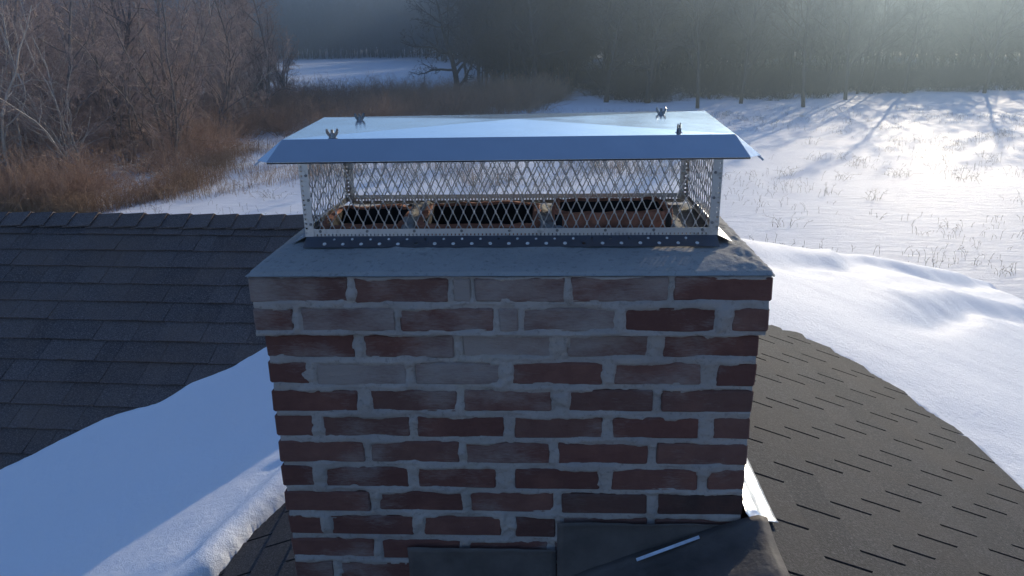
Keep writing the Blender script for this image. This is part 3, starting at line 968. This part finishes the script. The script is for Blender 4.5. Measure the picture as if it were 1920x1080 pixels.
# front face bricks: (row, [(x0, x1, smear)])
rows = [
 (0, [(-.539, -.331, .42), (-.318, -.122, .22), (-.112, -.076, .85), (-.066, .120, .45), (.130, .329, .38), (.339, .538, .12)]),
 (1, [(-.538, -.452, .50), (-.436, -.237, .70), (-.226, -.030, .18), (-.019, .023, .70), (.031, .228, .52), (.241, .430, .12), (.461, .537, .15)]),
 (2, [(-.526, -.331, .15), (-.310, -.118, .36), (-.098, .092, .82), (.124, .297, .62), (.326, .525, .32)]),
 (3, [(-.526, -.440, .08), (-.422, -.223, .82), (-.205, -.017, .50), (.006, .202, .20), (.224, .410, .28), (.444, .525, .20)]),
 (4, [(-.526, -.333, .15), (-.306, -.115, .25), (-.100, .093, .38), (.127, .311, .14), (.329, .525, .12)]),
 (5, [(-.526, -.441, .12), (-.420, -.224, .12), (-.207, -.013, .12), (.011, .204, .15), (.226, .413, .12), (.444, .524, .08)]),
 (6, [(-.526, -.331, .06), (-.314, -.114, .12), (-.101, .087, .38), (.107, .306, .04), (.326, .524, .04)]),
 (7, [(-.526, -.451, .10), (-.426, -.234, .12), (-.211, -.034, .22), (.008, .199, .12), (.226, .419, .10), (.442, .524, .05)]),
 (8, [(-.528, -.326, .08), (-.306, -.112, .08), (-.094, .097, .06), (.115, .308, .14), (.334, .525, .05)]),
 (9, [(-.525, -.443, .20), (-.424, -.230, .22), (-.205, -.024, .10), (.009, .100, .12), (.120, .310, .1), (.330, .525, .1)]),
 (10, [(-.524, -.325, .12), (-.308, -.120, .10), (-.101, .082, .25), (.100, .300, .1), (.320, .525, .1)]),
 (11, [(-.524, -.431, .12), (-.412, -.231, .10), (-.205, -.02, .1), (.0, .19, .1), (.21, .42, .1), (.44, .525, .1)]),
]
rb = random.Random(77)
for k in range(12, 16):
    off = -.524 if k % 2 == 0 else -.424
    L = [] if k % 2 == 0 else [(-.525, -.441, .1)]
    x = off
    while x < .45:
        L.append((x, min(x + .193, .525), .1)); x += .212
    rows.append((k, L))
rects = []
for r_, L in rows:
    zt = -r_ * CH - (.006 if r_ else .004); zb = zt - .052
    if r_ == 0: zb = zt - .053
    yf = -.015 if r_ < 2 else 0.0
    for (x0, x1, sm) in L:
        j = rb.uniform(-.0015, .0015)
        rects.append((x0, x1, zb + j, zt + j, sm, r_))
        dy = rb.uniform(-.0012, .0018)
        hx, hz = (x1 - x0) / 2, (zt - zb) / 2
        me = bevel_box_mesh("brick", hx, .045, hz, .0035, .0018, rb)
        o = cchild("brick", me, M_BRICK, ((x0 + x1) / 2, yf + .045 + dy, (zb + zt) / 2 + j))
        o["smear"] = float(sm)
        o["stain"] = float(max(0, (r_ == 8) * (x0 > .1) * (.55 + .4 * (x0 > .3)) + (r_ in (9, 10)) * .35 * (x0 > -.03)))
# bricks round the other three sides
def side_row(k, side):
    odd = k % 2
    zt = -k * CH - .006; zb = zt - .050
    ex = .015 if k < 2 else 0
    if side in ("l", "r"):
        y = .10 if odd else -.002 + .11
        y = .100 if odd else .208 - .10 + .10
        start = .098 if not odd else .205
        start = .096
        ys = []; yy = start + (0 if odd else .106)
        if not odd: ys.append((start, start + .096))
        while yy < DEP - .05:
            ys.append((yy, min(yy + .198, DEP))); yy += .212
        for a, b in ys:
            me = bevel_box_mesh("brick", .045, (b - a) / 2, .025, .0035, .0018, rb)
            x = (HW + ex - .045 + rb.uniform(-.001, .0015)) * (1 if side == "r" else -1)
            o = cchild("brick", me, M_BRICK, (x, (a + b) / 2, (zt + zb) / 2)); o["smear"] = rb.uniform(.05, .5); o["stain"] = 0.0
    else:
        x = -HW + .096 + (.106 if odd else 0)
        if odd:
            a, b = -HW + .094, -HW + .094 + .096
            me = bevel_box_mesh("brick", .048, .045, .025, .0035, .0018, rb)
            o = cchild("brick", me, M_BRICK, ((a + b) / 2, DEP + ex - .044, (zt + zb) / 2)); o["smear"] = .3; o["stain"] = 0.0
        while x < HW - .15:
            b = min(x + .198, HW - .096)
            me = bevel_box_mesh("brick", (b - x) / 2, .045, .025, .0035, .0018, rb)
            o = cchild("brick", me, M_BRICK, ((x + b) / 2, DEP + ex - .044, (zt + zb) / 2)); o["smear"] = rb.uniform(.05, .5); o["stain"] = 0.0
            x += .212
for k in range(12):
    side_row(k, "r"); side_row(k, "l")
    if k < 10: side_row(k, "b")

# mortar: a dense relief on the front, its level dips below the brick faces and laps over their edges
def front_mortar():
    st = .0030
    xs = np.arange(-.5375, .5376, st); zs = np.arange(-1.04, .0, st)
    X, Z = np.meshgrid(xs, zs)
    sd = np.full(X.shape, 1.0); sm = np.zeros(X.shape)
    for (x0, x1, z0, z1, s, r_) in rects:
        # outer ends run to the corner, so only inner edges carry mortar
        xa = x0 - (.05 if x0 < -.5 else 0); xb = x1 + (.05 if x1 > .5 else 0)
        qx = np.maximum(xa - X, X - xb); qz = np.maximum(z0 - Z, Z - z1)
        d = np.maximum(qx, qz)
        ins = d < sd
        sd = np.where(ins, d, sd); sm = np.where(ins, s, sm)
    di = np.maximum(-sd, 0)
    yf = np.where(Z > -2 * CH - .002, -.015, 0.0)
    n1 = fbm(X * 55, Z * 55, 5, 4) - .5
    n2 = fbm(X * 14, Z * 26, 9, 4) - .5
    n3 = fbm(X * 160, Z * 160, 14, 2) - .5
    joint = .0006 + n2 * .0040 + n3 * .0012
    lvl = joint - di * .95 + n1 * .0042 + .010 * np.clip(fbm(X * 28, Z * 40, 71, 3) - .66, 0, .2) + np.clip(n2 + (sm - .35) * .16, -.2, .16) * .022
    lvl = np.maximum(lvl, -.0045)
    lvl = np.where((Z > -.003), np.minimum(lvl, -.001), lvl)
    crack = np.exp(-((sd + .0012) / .0016) ** 2) * sstep(.46, .60, fbm(X * 9, Z * 22, 63, 3)) * sstep(.35, .5, fbm(X * 40, Z * 40, 64, 2))
    lvl = lvl - .0060 * crack
    # hand-placed dabs of mortar seen on the brickwork
    for (bx, bz, rx, rz, h) in ((-.005, -.028, .040, .024, .005), (.446, -.090, .018, .030, .006), (-.440, -.228, .020, .020, .004), (-.322, -.163, .022, .016, .004),
                                (.420, -.150, .016, .020, .004), (-.020, -.255, .020, .040, .003), (.115, -.275, .022, .040, .004), (-.03, -.60, .016, .03, .003),
                                (.320, -.560, .016, .030, .004), (.25, -.30, .0, .0, 0), (-.45, -.59, .05, .008, .002), (.0, -.66, .06, .012, .004), (-.215, -.59, .014, .03, .003)):
        if rx: 
            e = ((X - bx) / rx) ** 2 + ((Z - bz) / rz) ** 2
            lvl = lvl + h * np.clip(1.2 - e + n1 * 1.2, 0, 1)
    Y = yf - lvl
    Y = np.where((np.abs(X) > .523) & (Z < -2 * CH - .002), .03, Y)
    Y = np.where(np.abs(X) > .5345, .02, Y)
    keepx = (np.abs(X) < .5225 + np.where(Z > -2 * CH - .002, .0125, 0))
    kq = keepx[:-1, :-1] & keepx[1:, 1:]
    return grid_mesh("mortar", X, Y, Z, keep=kq, smooth=True)
cchild("mortar", front_mortar(), M_MORTAR)
def core():
    m = MB()
    a, b = HW - .0035, .012
    t = .02
    # four walls of the core, hollow inside
    for (x0, x1, y0, y1) in ((-a, a, b, b + t), (-a, a, DEP - .004 - t, DEP - .004), (-a, -a + t, b + t, DEP - .004 - t), (a - t, a, b + t, DEP - .004 - t)):
        m.box(x0, x1, y0, y1, -1.3, -2 * CH)
    a += .015
    for (x0, x1, y0, y1) in ((-a, a, -.004, .016), (-a, a, DEP - .008, DEP + .011), (-a, -a + .03, .016, DEP - .008), (a - .03, a, .016, DEP - .008)):
        m.box(x0, x1, y0, y1, -2 * CH, -.002)
    return m.mesh("mortar_backing")
cchild("mortar_backing", core(), M_MORTAR)

# flues ------------------------------------------------------------
flues = [(-.440, -.238, .148, .372, .066), (-.216, .068, .125, .385, .070), (.094, .366, .152, .322, .092)]
for k, (x0, x1, y0, y1, zt) in enumerate(flues):
    w = .019; rr = .045
    bm = bmesh.new()
    def ring(ins, z, jag=0):
        vs = []
        cs = ((x1 - rr, y1 - rr, 0), (x0 + rr, y1 - rr, 1), (x0 + rr, y0 + rr, 2), (x1 - rr, y0 + rr, 3))
        for cx, cy, q_ in cs:
            for t in range(7):
                an = (q_ + t / 6) * math.pi / 2
                r_ = rr - ins
                vs.append(bm.verts.new((cx + math.cos(an) * r_ , cy + math.sin(an) * r_, z + rb.uniform(-jag, jag))))
        # extra points on the straight runs for chips
        return vs
    R0 = ring(0, -.02); R1 = ring(0, zt - .004, .002); R2 = ring(.004, zt, .003); R3 = ring(w - .003, zt, .003); R4 = ring(w, zt - .005, .002); R5 = ring(w, -.75)
    for A_, B_ in ((R0, R1), (R1, R2), (R2, R3), (R3, R4), (R4, R5)):
        n = len(A_)
        for i in range(n): bm.faces.new((A_[i], A_[(i + 1) % n], B_[(i + 1) % n], B_[i]))
    bm.faces.new(R5)
    bmesh.ops.subdivide_edges(bm, edges=[e for e in bm.edges if e.calc_length() > .1 and min(v.co.z for v in e.verts) > zt - .012], cuts=9)
    for v in bm.verts:
        if v.co.z > zt - .012:
            v.co.z += (fbm(v.co.x * 40, v.co.y * 40, 4, 3) - .5) * .012; v.co.y += (fbm(v.co.x * 60, k, 6, 2) - .5) * .004
    bmesh.ops.recalc_face_normals(bm, faces=bm.faces)
    me = bpy.data.meshes.new("flue_liner"); bm.to_mesh(me); bm.free()
    me.materials.append(M_CLAY); me.materials.append(M_SOOT)
    for p in me.polygons:
        c = p.center
        if c.z < zt - .05 and (x0 + w * .5 < c.x < x1 - w * .5) and (y0 + w * .5 < c.y < y1 - w * .5): p.material_index = 1
        if c.z < -.1: p.material_index = 1
    o = link("flue_liner", me, chim); o.location = CO

# mortar crown -----------------------------------------------------
def crown():
    st = .004
    xs = np.arange(-.5415, .5416, st); ys = np.arange(-.021, .655, st)
    X, Y = np.meshgrid(xs, ys)
    Y0_ = Y.copy()
    ds_ = np.minimum((X + .5395) / .092, (.5395 - X) / .092); df_ = np.minimum((Y + .019) / .105, (.651 - Y) / .14)
    d = np.minimum(ds_, df_)
    prof = np.minimum(1 - (1 - np.clip(ds_, 0, 1)) ** 3.2, 1 - (1 - np.clip(df_, 0, 1)) ** 1.45)
    n = (fbm(X * 12, Y * 12, 21, 4) - .5); nf = (fbm(X * 70, Y * 70, 22, 3) - .5)
    right = sstep(.44, .50, X)
    Z = .005 + .0245 * prof + n * .004 * sstep(0, .3, d) + nf * .0022 * (1 + 2.5 * right)
    Z = Z + right * sstep(0, .4, d) * (fbm(X * 30, Y * 22, 25, 4) - .5) * .020
    Z = Z + .014 * sstep(1.35, 1.9, d)
    # rough haunching round the flues
    for (x0, x1, y0, y1, zt) in flues:
        q_ = np.maximum(np.maximum(x0 - X, X - x1), np.maximum(y0 - Y, Y - y1))
        Z = np.where(q_ > -.008, Z + .016 * np.exp(-np.clip(q_, 0, 1) / .025) * (.6 + fbm(X * 45, Y * 45, 33, 3)), Z)
    edge = d < .0
    rag = .004 * (fbm(X * 30, Y * 30, 44, 3) - .5)
    Z = np.where(d < .035, .0015 + rag * .4, Z)
    keep = np.ones(X.shape, bool)
    for (x0, x1, y0, y1, zt) in flues:
        keep &= ~((X > x0 + .008) & (X < x1 - .008) & (Y > y0 + .008) & (Y < y1 - .008))
    kq = keep[:-1, :-1] & keep[1:, 1:]
    return grid_mesh("crown", X, Y, Z, keep=kq)
crown_o = cchild("crown", crown(), M_CROWN)
sk = MB(); sk.box(-.538, .538, -.0095, -.0060, -.0035, .0015); sk.box(-.538, .538, .6465, .6490, -.003, .0045)
sk.box(-.5395, -.5370, -.014, .6465, -.003, .0015); sk.box(.5370, .5395, -.014, .6465, -.003, .0015)
cchild("crown_edge", sk.mesh("crown_edge"), M_CROWN)

# lead flashing on the front and side -------------------------------
def lead_step(x0, x1, zt, zb_f, label):
    nx = 26; nz = 14
    u = np.linspace(0, 1, nx); v = np.linspace(0, 1, nz)
    U, V = np.meshgrid(u, v)
    X = x0 + (x1 - x0) * U
    zb = zb_f(X)
    Zt = zt + .0035 * (fbm(X * 22, X * 0, 3, 3) - .5) * 2
    Z = Zt + (zb - Zt) * V
    Y = -.0065 - .008 * V ** 2 + (fbm(X * 9, Z * 9, 5, 3) - .5) * .006 - .006 * np.exp(-((V - .02) / .05) ** 2)
    me = grid_mesh("flashing", X, Y, Z)
    o = cchild("flashing", me, M_LEAD)
    md = o.modifiers.new("thickness", 'SOLIDIFY'); md.thickness = .0022
    return o
roofz = lambda X: np.where(X < XR, ZR - TG * (XR - X), ZR - TG * (X - XR))
lead_step(.105, .548, -.594, lambda X: np.minimum(roofz(X) + .004, -.60), "a")
lead_step(-.245, .103, -.6665, lambda X: roofz(X) + .004, "b")
lead_step(-.60, -.247, -.805, lambda X: roofz(X) + .004, "c")
def apron_with_shade():  # dark lead sheet, carried out to stand in for chimney shadow on the shingles
    nx, ny = 60, 16
    U, V = np.meshgrid(np.linspace(-.60, .578, nx), np.linspace(0, 1, ny))
    w = .24 + .02 * (fbm(U * 7, U * 0, 8, 3) - .5)
    Y = -.010 - w * V
    Z = roofz(U) + .020 * (1 - V) ** 5 + .014 - .004 * V + (fbm(U * 14, Y * 14, 12, 3) - .5) * .010
    # raised fold that catches the light
    fold = 0 * np.exp(-((Y + .050 + .12 * (U - .2)) / .006) ** 2) * sstep(.08, .12, U) * (1 - sstep(.30, .33, U))
    Z = Z + fold * .010
    me = grid_mesh("flashing", U, Y, Z)
    o = cchild("flashing", me, M_LEAD)
    md = o.modifiers.new("thickness", 'SOLIDIFY'); md.thickness = .002
apron_with_shade()
fold = MB(); p0 = Vector((.285, -.040, float(roofz(np.array(.285))) + .040)); p1 = Vector((.425, -.030, float(roofz(np.array(.425))) + .040))
fold.strut(p0, p1, .007, .003, (-.1, -.6, .8))
o = cchild("crease_highlight", fold.mesh("crease_highlight"), M_ALU)  # bright strip standing in for the highlight along the lead crease
def side_flash():
    nx, ny = 12, 60
    U, V = np.meshgrid(np.linspace(0, 1, nx), np.linspace(0, 1, ny))
    Y = -.012 + .66 * V
    X = .530 + .082 * U + (.004 * (fbm(V * 9, V * 0, 3, 3) - .5))
    X = np.where(V < .02, .530 + .05 * U, X)
    Z = roofz(X) + .016 + .035 * (1 - U) ** 3 + (fbm(X * 45, Y * 11, 9, 4) - .5) * .012
    o = cchild("side_flashing", grid_mesh("side_flashing", X, Y, Z), M_ALU)
    md = o.modifiers.new("thickness", 'SOLIDIFY'); md.thickness = .001
side_flash()

# ------------------------------------------------------------------ the metal chimney cap
cap = tag(empty("chimney_cap", (0, .3, .04)), "stainless steel chimney cap with creased lid and expanded metal screen over the flues", "chimney cap")
KO = Vector((0, -.3, -.04))
def kchild(name, me, mat, parent=None):
    o = link(name, me, parent or cap, mat)
    if parent is None: o.location = KO
    return o
CX, Y0, Y1 = .4485, .118, .492
ZB, ZT = .052, .2265

def strip(name, A, B, up, nrm, w, holes=(), th=.0012, comb=None, mat=M_GALV, lift=0):
    """flat strip from A to B, width w along up; holes = [(s, t, radius)] with real openings; comb = slots along one edge"""
    A = Vector(A); B = Vector(B); d = (B - A); L = d.length; d.normalize(); up = Vector(up).normalized()
    bm = bmesh.new()
    w_main0 = 0.0
    if comb: w_main0 = comb[0]            # comb band width at t in [0, w_main0]
    def P(s, t): return A + d * s + up * t
    # rows of cells
    def cell(s0, s1, t0, t1, hole=None):
        c = [bm.verts.new(P(*q)) for q in ((s0, t0), (s1, t0), (s1, t1), (s0, t1))]
        if not hole: bm.faces.new(c); return
        hs, ht_, r = hole
        n = 12; ring = []; sq = []
        for k in range(n):
            a = 2 * math.pi * k / n + math.pi / 4 - math.pi
            ring.append(bm.verts.new(P(hs + r * math.cos(a), ht_ + r * math.sin(a))))
        q4 = n // 4
        for e in range(4):
            bm.faces.new([c[e]] + [c[(e + 1) % 4]] + [ring[(e * q4 + k) % n] for k in range(q4, -1, -1)])
    if holes:
        t_rows = sorted(set(h[1] for h in holes))
        cuts = [w_main0] + [(a + b) / 2 for a, b in zip(t_rows, t_rows[1:])] + [w]
        for i, tr in enumerate(t_rows):
            hs = sorted([h for h in holes if h[1] == tr])
            edges = [0] + [(a[0] + b[0]) / 2 for a, b in zip(hs, hs[1:])] + [L]
            for h, s0, s1 in zip(hs, edges, edges[1:]):
                cell(s0, s1, cuts[i], cuts[i + 1], h)
    else:
        cell(0, L, w_main0, w)
    if comb:
        cw, pitch, slot = comb
        cell(0, L, 0, cw * .25)
        s = 0
        while s < L - pitch:
            cell(s, s + pitch - slot, cw * .25, cw); s += pitch
        cell(s, L, cw * .25, cw)
    bmesh.ops.remove_doubles(bm, verts=bm.verts, dist=1e-6)
    nv = Vector(nrm).normalized() * th
    r = bmesh.ops.extrude_face_region(bm, geom=list(bm.faces))
    for v in [g for g in r['geom'] if isinstance(g, bmesh.types.BMVert)]: v.co += nv
    bmesh.ops.recalc_face_normals(bm, faces=bm.faces)
    me = bpy.data.meshes.new(name); bm.to_mesh(me); bm.free()
    return me

# bottom rails (upright strip) + base flange (perforated, sloping out on the crown)
def rail_and_flange(A, B, out, zc_top=.069, zc=.054):
    out = Vector(out); A = Vector(A); B = Vector(B)
    L = (B - A).length
    me = strip("bottom_rail", A + Vector((0, 0, zc - .004)), B + Vector((0, 0, zc - .004)), (0, 0, 1), out, .017, (), .0012, (.006, .0085, .0028))
    rail = kchild("bottom_rail", me, M_GALV)
    n = max(2, int(L / .105)); bo = MB()
    for k in range(n + 1):
        p = A.lerp(B, (k + .3) / (n + .6)) + Vector((0, 0, zc + .008)) + out * .001
        bo = MB(); bo.cyl(p, p + out * .002, .0034, .0030, 8)
        kchild("rivet", bo.mesh("rivet"), M_BOLT, rail)
    up = (out * .82 + Vector((0, 0, -.40))).normalized()
    hs = []
    pit = .0403; m = int((L - .03) / pit)
    s0 = (L - (m - 1) * pit) / 2
    for k in range(m):
        hs.append((s0 + k * pit, .026, .0043))
        if k < m - 1: hs.append((s0 + (k + .45) * pit, .0105, .0030))
    nrm = Vector((0, 0, 1)) * .82 + out * .40
    me = strip("base_flange", A + Vector((0, 0, zc - .004)) + out * .0015, B + Vector((0, 0, zc - .004)) + out * .0015, up, nrm, .037, hs, .001)
    fl = kchild("base_flange", me, M_FLANGE)
    pl = MB()
    d = (B - A).normalized()
    for (s, t, r) in hs:
        if rb.random() < .95 - .35 * (r < .004):
            p = A + d * s + Vector((0, 0, zc - .004)) + out * .0015 + up * t
            pl.cyl(p - nrm * .002, p + nrm.normalized() * rb.uniform(.0012, .0026), r * 1.0, r * .9, 10)
    if pl.v:
        o = kchild("pale_plugs", pl.mesh("pale_plugs"), M_PLUG, fl); tag(o, kind="stuff")
rail_and_flange((-CX, Y0, 0), (CX, Y0, 0), (0, -1, 0))
rail_and_flange((CX, Y1, 0), (-CX, Y1, 0), (0, 1, 0))
rail_and_flange((-CX, Y1, 0), (-CX, Y0, 0), (-1, 0, 0))
rail_and_flange((CX, Y0, 0), (CX, Y1, 0), (1, 0, 0))

# corner posts: angle pieces with a slotted fold and rivets
for sx in (-1, 1):
    for (yy, sy) in ((Y0, -1), (Y1, 1)):
        A = Vector((sx * (CX + .0015), yy + sy * .0015, .050)); B = A + Vector((0, 0, .1765))
        me = strip("corner_post", A, B, (-sx, 0, 0), (0, sy, 0), .019, (), .0012, (.006, .0105, .0036))
        post = kchild("corner_post", me, M_GALV)
        me2 = strip("post_flange", A, B, (0, -sy, 0), (sx, 0, 0), .017, (), .0012, (.005, .0105, .0036))
        kchild("post_flange", me2, M_GALV, post)
        for z in (.078, .132, .186):
            b = MB(); c = A + Vector((-sx * .0135, sy * .001, z - .050)); b.cyl(c, c + Vector((0, sy * .0022, 0)), .0034, .0030, 8)
            kchild("rivet", b.mesh("rivet"), M_BOLT, post)

# expanded metal screens
def mesh_panel(A, B, z0, z1, nrm, phase=0):
    A = Vector(A); B = Vector(B); d = (B - A); L = d.length; d.normalize(); nrm = Vector(nrm)
    m = MB(); p = .0232; q_ = .0505; b = .0065
    def P(s, z): return A + d * s + Vector((0, 0, z))
    n = int(round(L / (p / 2)))
    step = L / n
    half = q_ / 2
    for k in range(n):
        xl, xr = k * step, (k + 1) * step
        # one zigzag strand per half column
        z = z0 - half * phase; flip = k % 2
        side = flip
        while z < z1:
            x_a = xr if side else xl
            x_b = xl if side else xr
            inset = .0009
            x_a2 = x_a + (-inset if side else inset); x_b2 = x_b + (inset if side else -inset)
            pts = [(x_a2, z - b / 2), (x_a2, z + b / 2), (x_a2 * .72 + x_b2 * .28, z + b / 2 + (half - b) * .22), (x_b2 * .72 + x_a2 * .28, z + b / 2 + (half - b) * .78), (x_b2, z + half - b / 2)]
            for (xa, za), (xb, zb_) in zip(pts, pts[1:]):
                if zb_ < z0 or za > z1: continue
                tw = Vector(nrm) + d * (.55 if x_b > x_a else -.55) + Vector((0, 0, .25))
                m.strut(P(xa, max(za, z0)), P(xb, min(zb_, z1)), .0021, .0013, tw)
            z += half; side = 1 - side
    return m
front = mesh_panel((-CX, Y0 + .001, 0), (CX, Y0 + .001, 0), ZB + .006, ZT, (0, -1, 0), .2)
kchild("mesh_screen", front.mesh("mesh_screen"), M_WIRE)
bk = mesh_panel((CX, Y1 - .001, 0), (-CX, Y1 - .001, 0), ZB + .006, ZT, (0, 1, 0), .6)
kchild("mesh_screen", bk.mesh("mesh_screen"), M_WIRE)
kchild("mesh_screen", mesh_panel((-CX + .001, Y1, 0), (-CX + .001, Y0, 0), ZB + .006, ZT, (-1, 0, 0), .4).mesh("mesh_screen"), M_WIRE)
kchild("mesh_screen", mesh_panel((CX - .001, Y0, 0), (CX - .001, Y1, 0), ZB + .006, ZT, (1, 0, 0), .3).mesh("mesh_screen"), M_WIRE)

# lid: X-creased top, sloping skirt on four sides with clipped corners and a hem
def lid():
    top = [Vector((-.487, .138, .2605)), Vector((.480, .152, .2605)), Vector((.512, .630, .2645)), Vector((-.522, .588, .2625))]
    apex = sum(top, Vector()) / 4 + Vector((.012, 0, .0125))
    bm = bmesh.new()
    T = [bm.verts.new(v) for v in top]; C = bm.verts.new(apex)
    cen = Vector((0, .37, 0))
    sk = .052; dz = .041; ch = .030
    outs = []
    for k in range(4):
        a, b = top[k], top[(k + 1) % 4]
        e = (b - a).normalized(); n = Vector((e.y, -e.x, 0)).normalized()
        if n.dot((a + b) / 2 - Vector((0, .37, .26))) < 0: n = -n
        pa = a + n * sk + Vector((0, 0, -dz)) - e * (sk - ch); pb = b + n * sk + Vector((0, 0, -dz)) + e * (sk - ch)
        outs.append((pa, pb, n, e))
    hem = .004
    for k in range(4): bm.faces.new((T[k], T[(k + 1) % 4], C))
    prev = None; ov = []
    for k in range(4):
        pa, pb, n, e = outs[k]
        A_ = bm.verts.new(pa); B_ = bm.verts.new(pb)
        A2 = bm.verts.new(pa + Vector((0, 0, -hem)) - n * .001); B2 = bm.verts.new(pb + Vector((0, 0, -hem)) - n * .001)
        bm.faces.new((T[k], A_, B_, T[(k + 1) % 4])); bm.faces.new((A_, A2, B2, B_))
        ov.append((A_, B_))
    for k in range(4):
        bm.faces.new((T[k], ov[k - 1][1], ov[k][0]))
    bmesh.ops.recalc_face_normals(bm, faces=bm.faces)
    me = bpy.data.meshes.new("lid"); bm.to_mesh(me); bm.free()
    o = kchild("lid", me, M_LID)
    md = o.modifiers.new("thickness", 'SOLIDIFY'); md.thickness = .0009; md.offset = -1
    bv = o.modifiers.new("fold", 'BEVEL'); bv.width = .0012; bv.segments = 2; bv.limit_method = 'ANGLE'; bv.angle_limit = R(15)
    # bent corner tabs
    for k, c in ((0, -1), (1, 1)):
        p = top[k] + Vector((c * .046, -.030, -.040))
        t = MB(); t.strut(p + Vector((-c * .006, .004, .002)), p + Vector((c * .008, -.004, -.010)), .004, .001, (0, -1, .3))
        kchild("corner_tab", t.mesh("corner_tab"), M_GALV, o)
    return o, top, apex
lid_o, top, apex = lid()

def wing_nut(x, y, z, rot, lean=0):
    """threaded stud with a nut hub and two upswept wings"""
    M = Matrix.Translation((x, y, z)) @ Matrix.Rotation(rot, 4, 'Z') @ Matrix.Scale(1.02, 4)
    m = MB()
    m.cyl(M @ Vector((0, 0, -.002)), M @ Vector((0, 0, .0008)), .0085, .0085, 14)
    m.cyl(M @ Vector((0, 0, .0008)), M @ Vector((0, 0, .0095)), .0058, .0042, 12)
    for s in (-1, 1):
        # wing as a thick curved petal, sweeping out and up
        prev = None
        prof = [(.0035, .001, .0050), (.0075, .0065, .0062), (.0105, .0125, .0060), (.0118, .0180, .0040)]
        vs = []
        for (xx, zz, hw) in prof:
            for (a, b) in ((-1, -1), (1, -1), (1, 1), (-1, 1)):
                vs.append(M @ Vector((s * (xx + a * hw * .42), b * .0011, zz + a * -hw * .35)))
        fs = []
        for k in range(3):
            for e in range(4):
                a = 4 * k + e; b_ = 4 * k + (e + 1) % 4
                fs.append((a, b_, b_ + 4, a + 4))
        fs += [(0, 1, 2, 3), (15, 14, 13, 12)]
        m.add(vs, fs)
    nut = kchild("wing_nut", m.mesh("wing_nut", False), M_NUT)
    st = MB(); st.cyl(M @ Vector((0, 0, -.02)), M @ Vector((0, 0, .0165)), .0030, .0028, 10)
    for k in range(5):
        z_ = .0098 + k * .0013; st.cyl(M @ Vector((0, 0, z_)), M @ Vector((0, 0, z_ + .0006)), .0034, .0034, 10)
    kchild("stud", st.mesh("stud"), M_NUT, nut)
for (x, y, z, ro) in ((-.383, .160, .2612, .15), (-.397, .475, .2645, .55), (.378, .520, .2655, -.35), (.366, .178, .2617, 1.15)):
    wing_nut(x, y, z, ro)

# ------------------------------------------------------------------ air haze, thickened to stand in for lens glare
hz = MB(); hz.box(-720, 720, -320, 920, GZ - 4, 62)
hm = bpy.data.materials.new("haze"); hm.use_nodes = True
nt = hm.node_tree; nt.nodes.clear()
out = nt.nodes.new("ShaderNodeOutputMaterial"); pv = nt.nodes.new("ShaderNodeVolumePrincipled")
pv.inputs["Color"].default_value = (.58, .78, .98, 1)
pv.inputs["Density"].default_value = .0030
pv.inputs["Anisotropy"].default_value = .85
nt.links.new(pv.outputs[0], out.inputs["Volume"])
ho = link("haze", hz.mesh("haze"), None, hm)
tag(ho, "air haze over the woods, thickened to stand in for lens glare toward the low sun", kind="stuff")
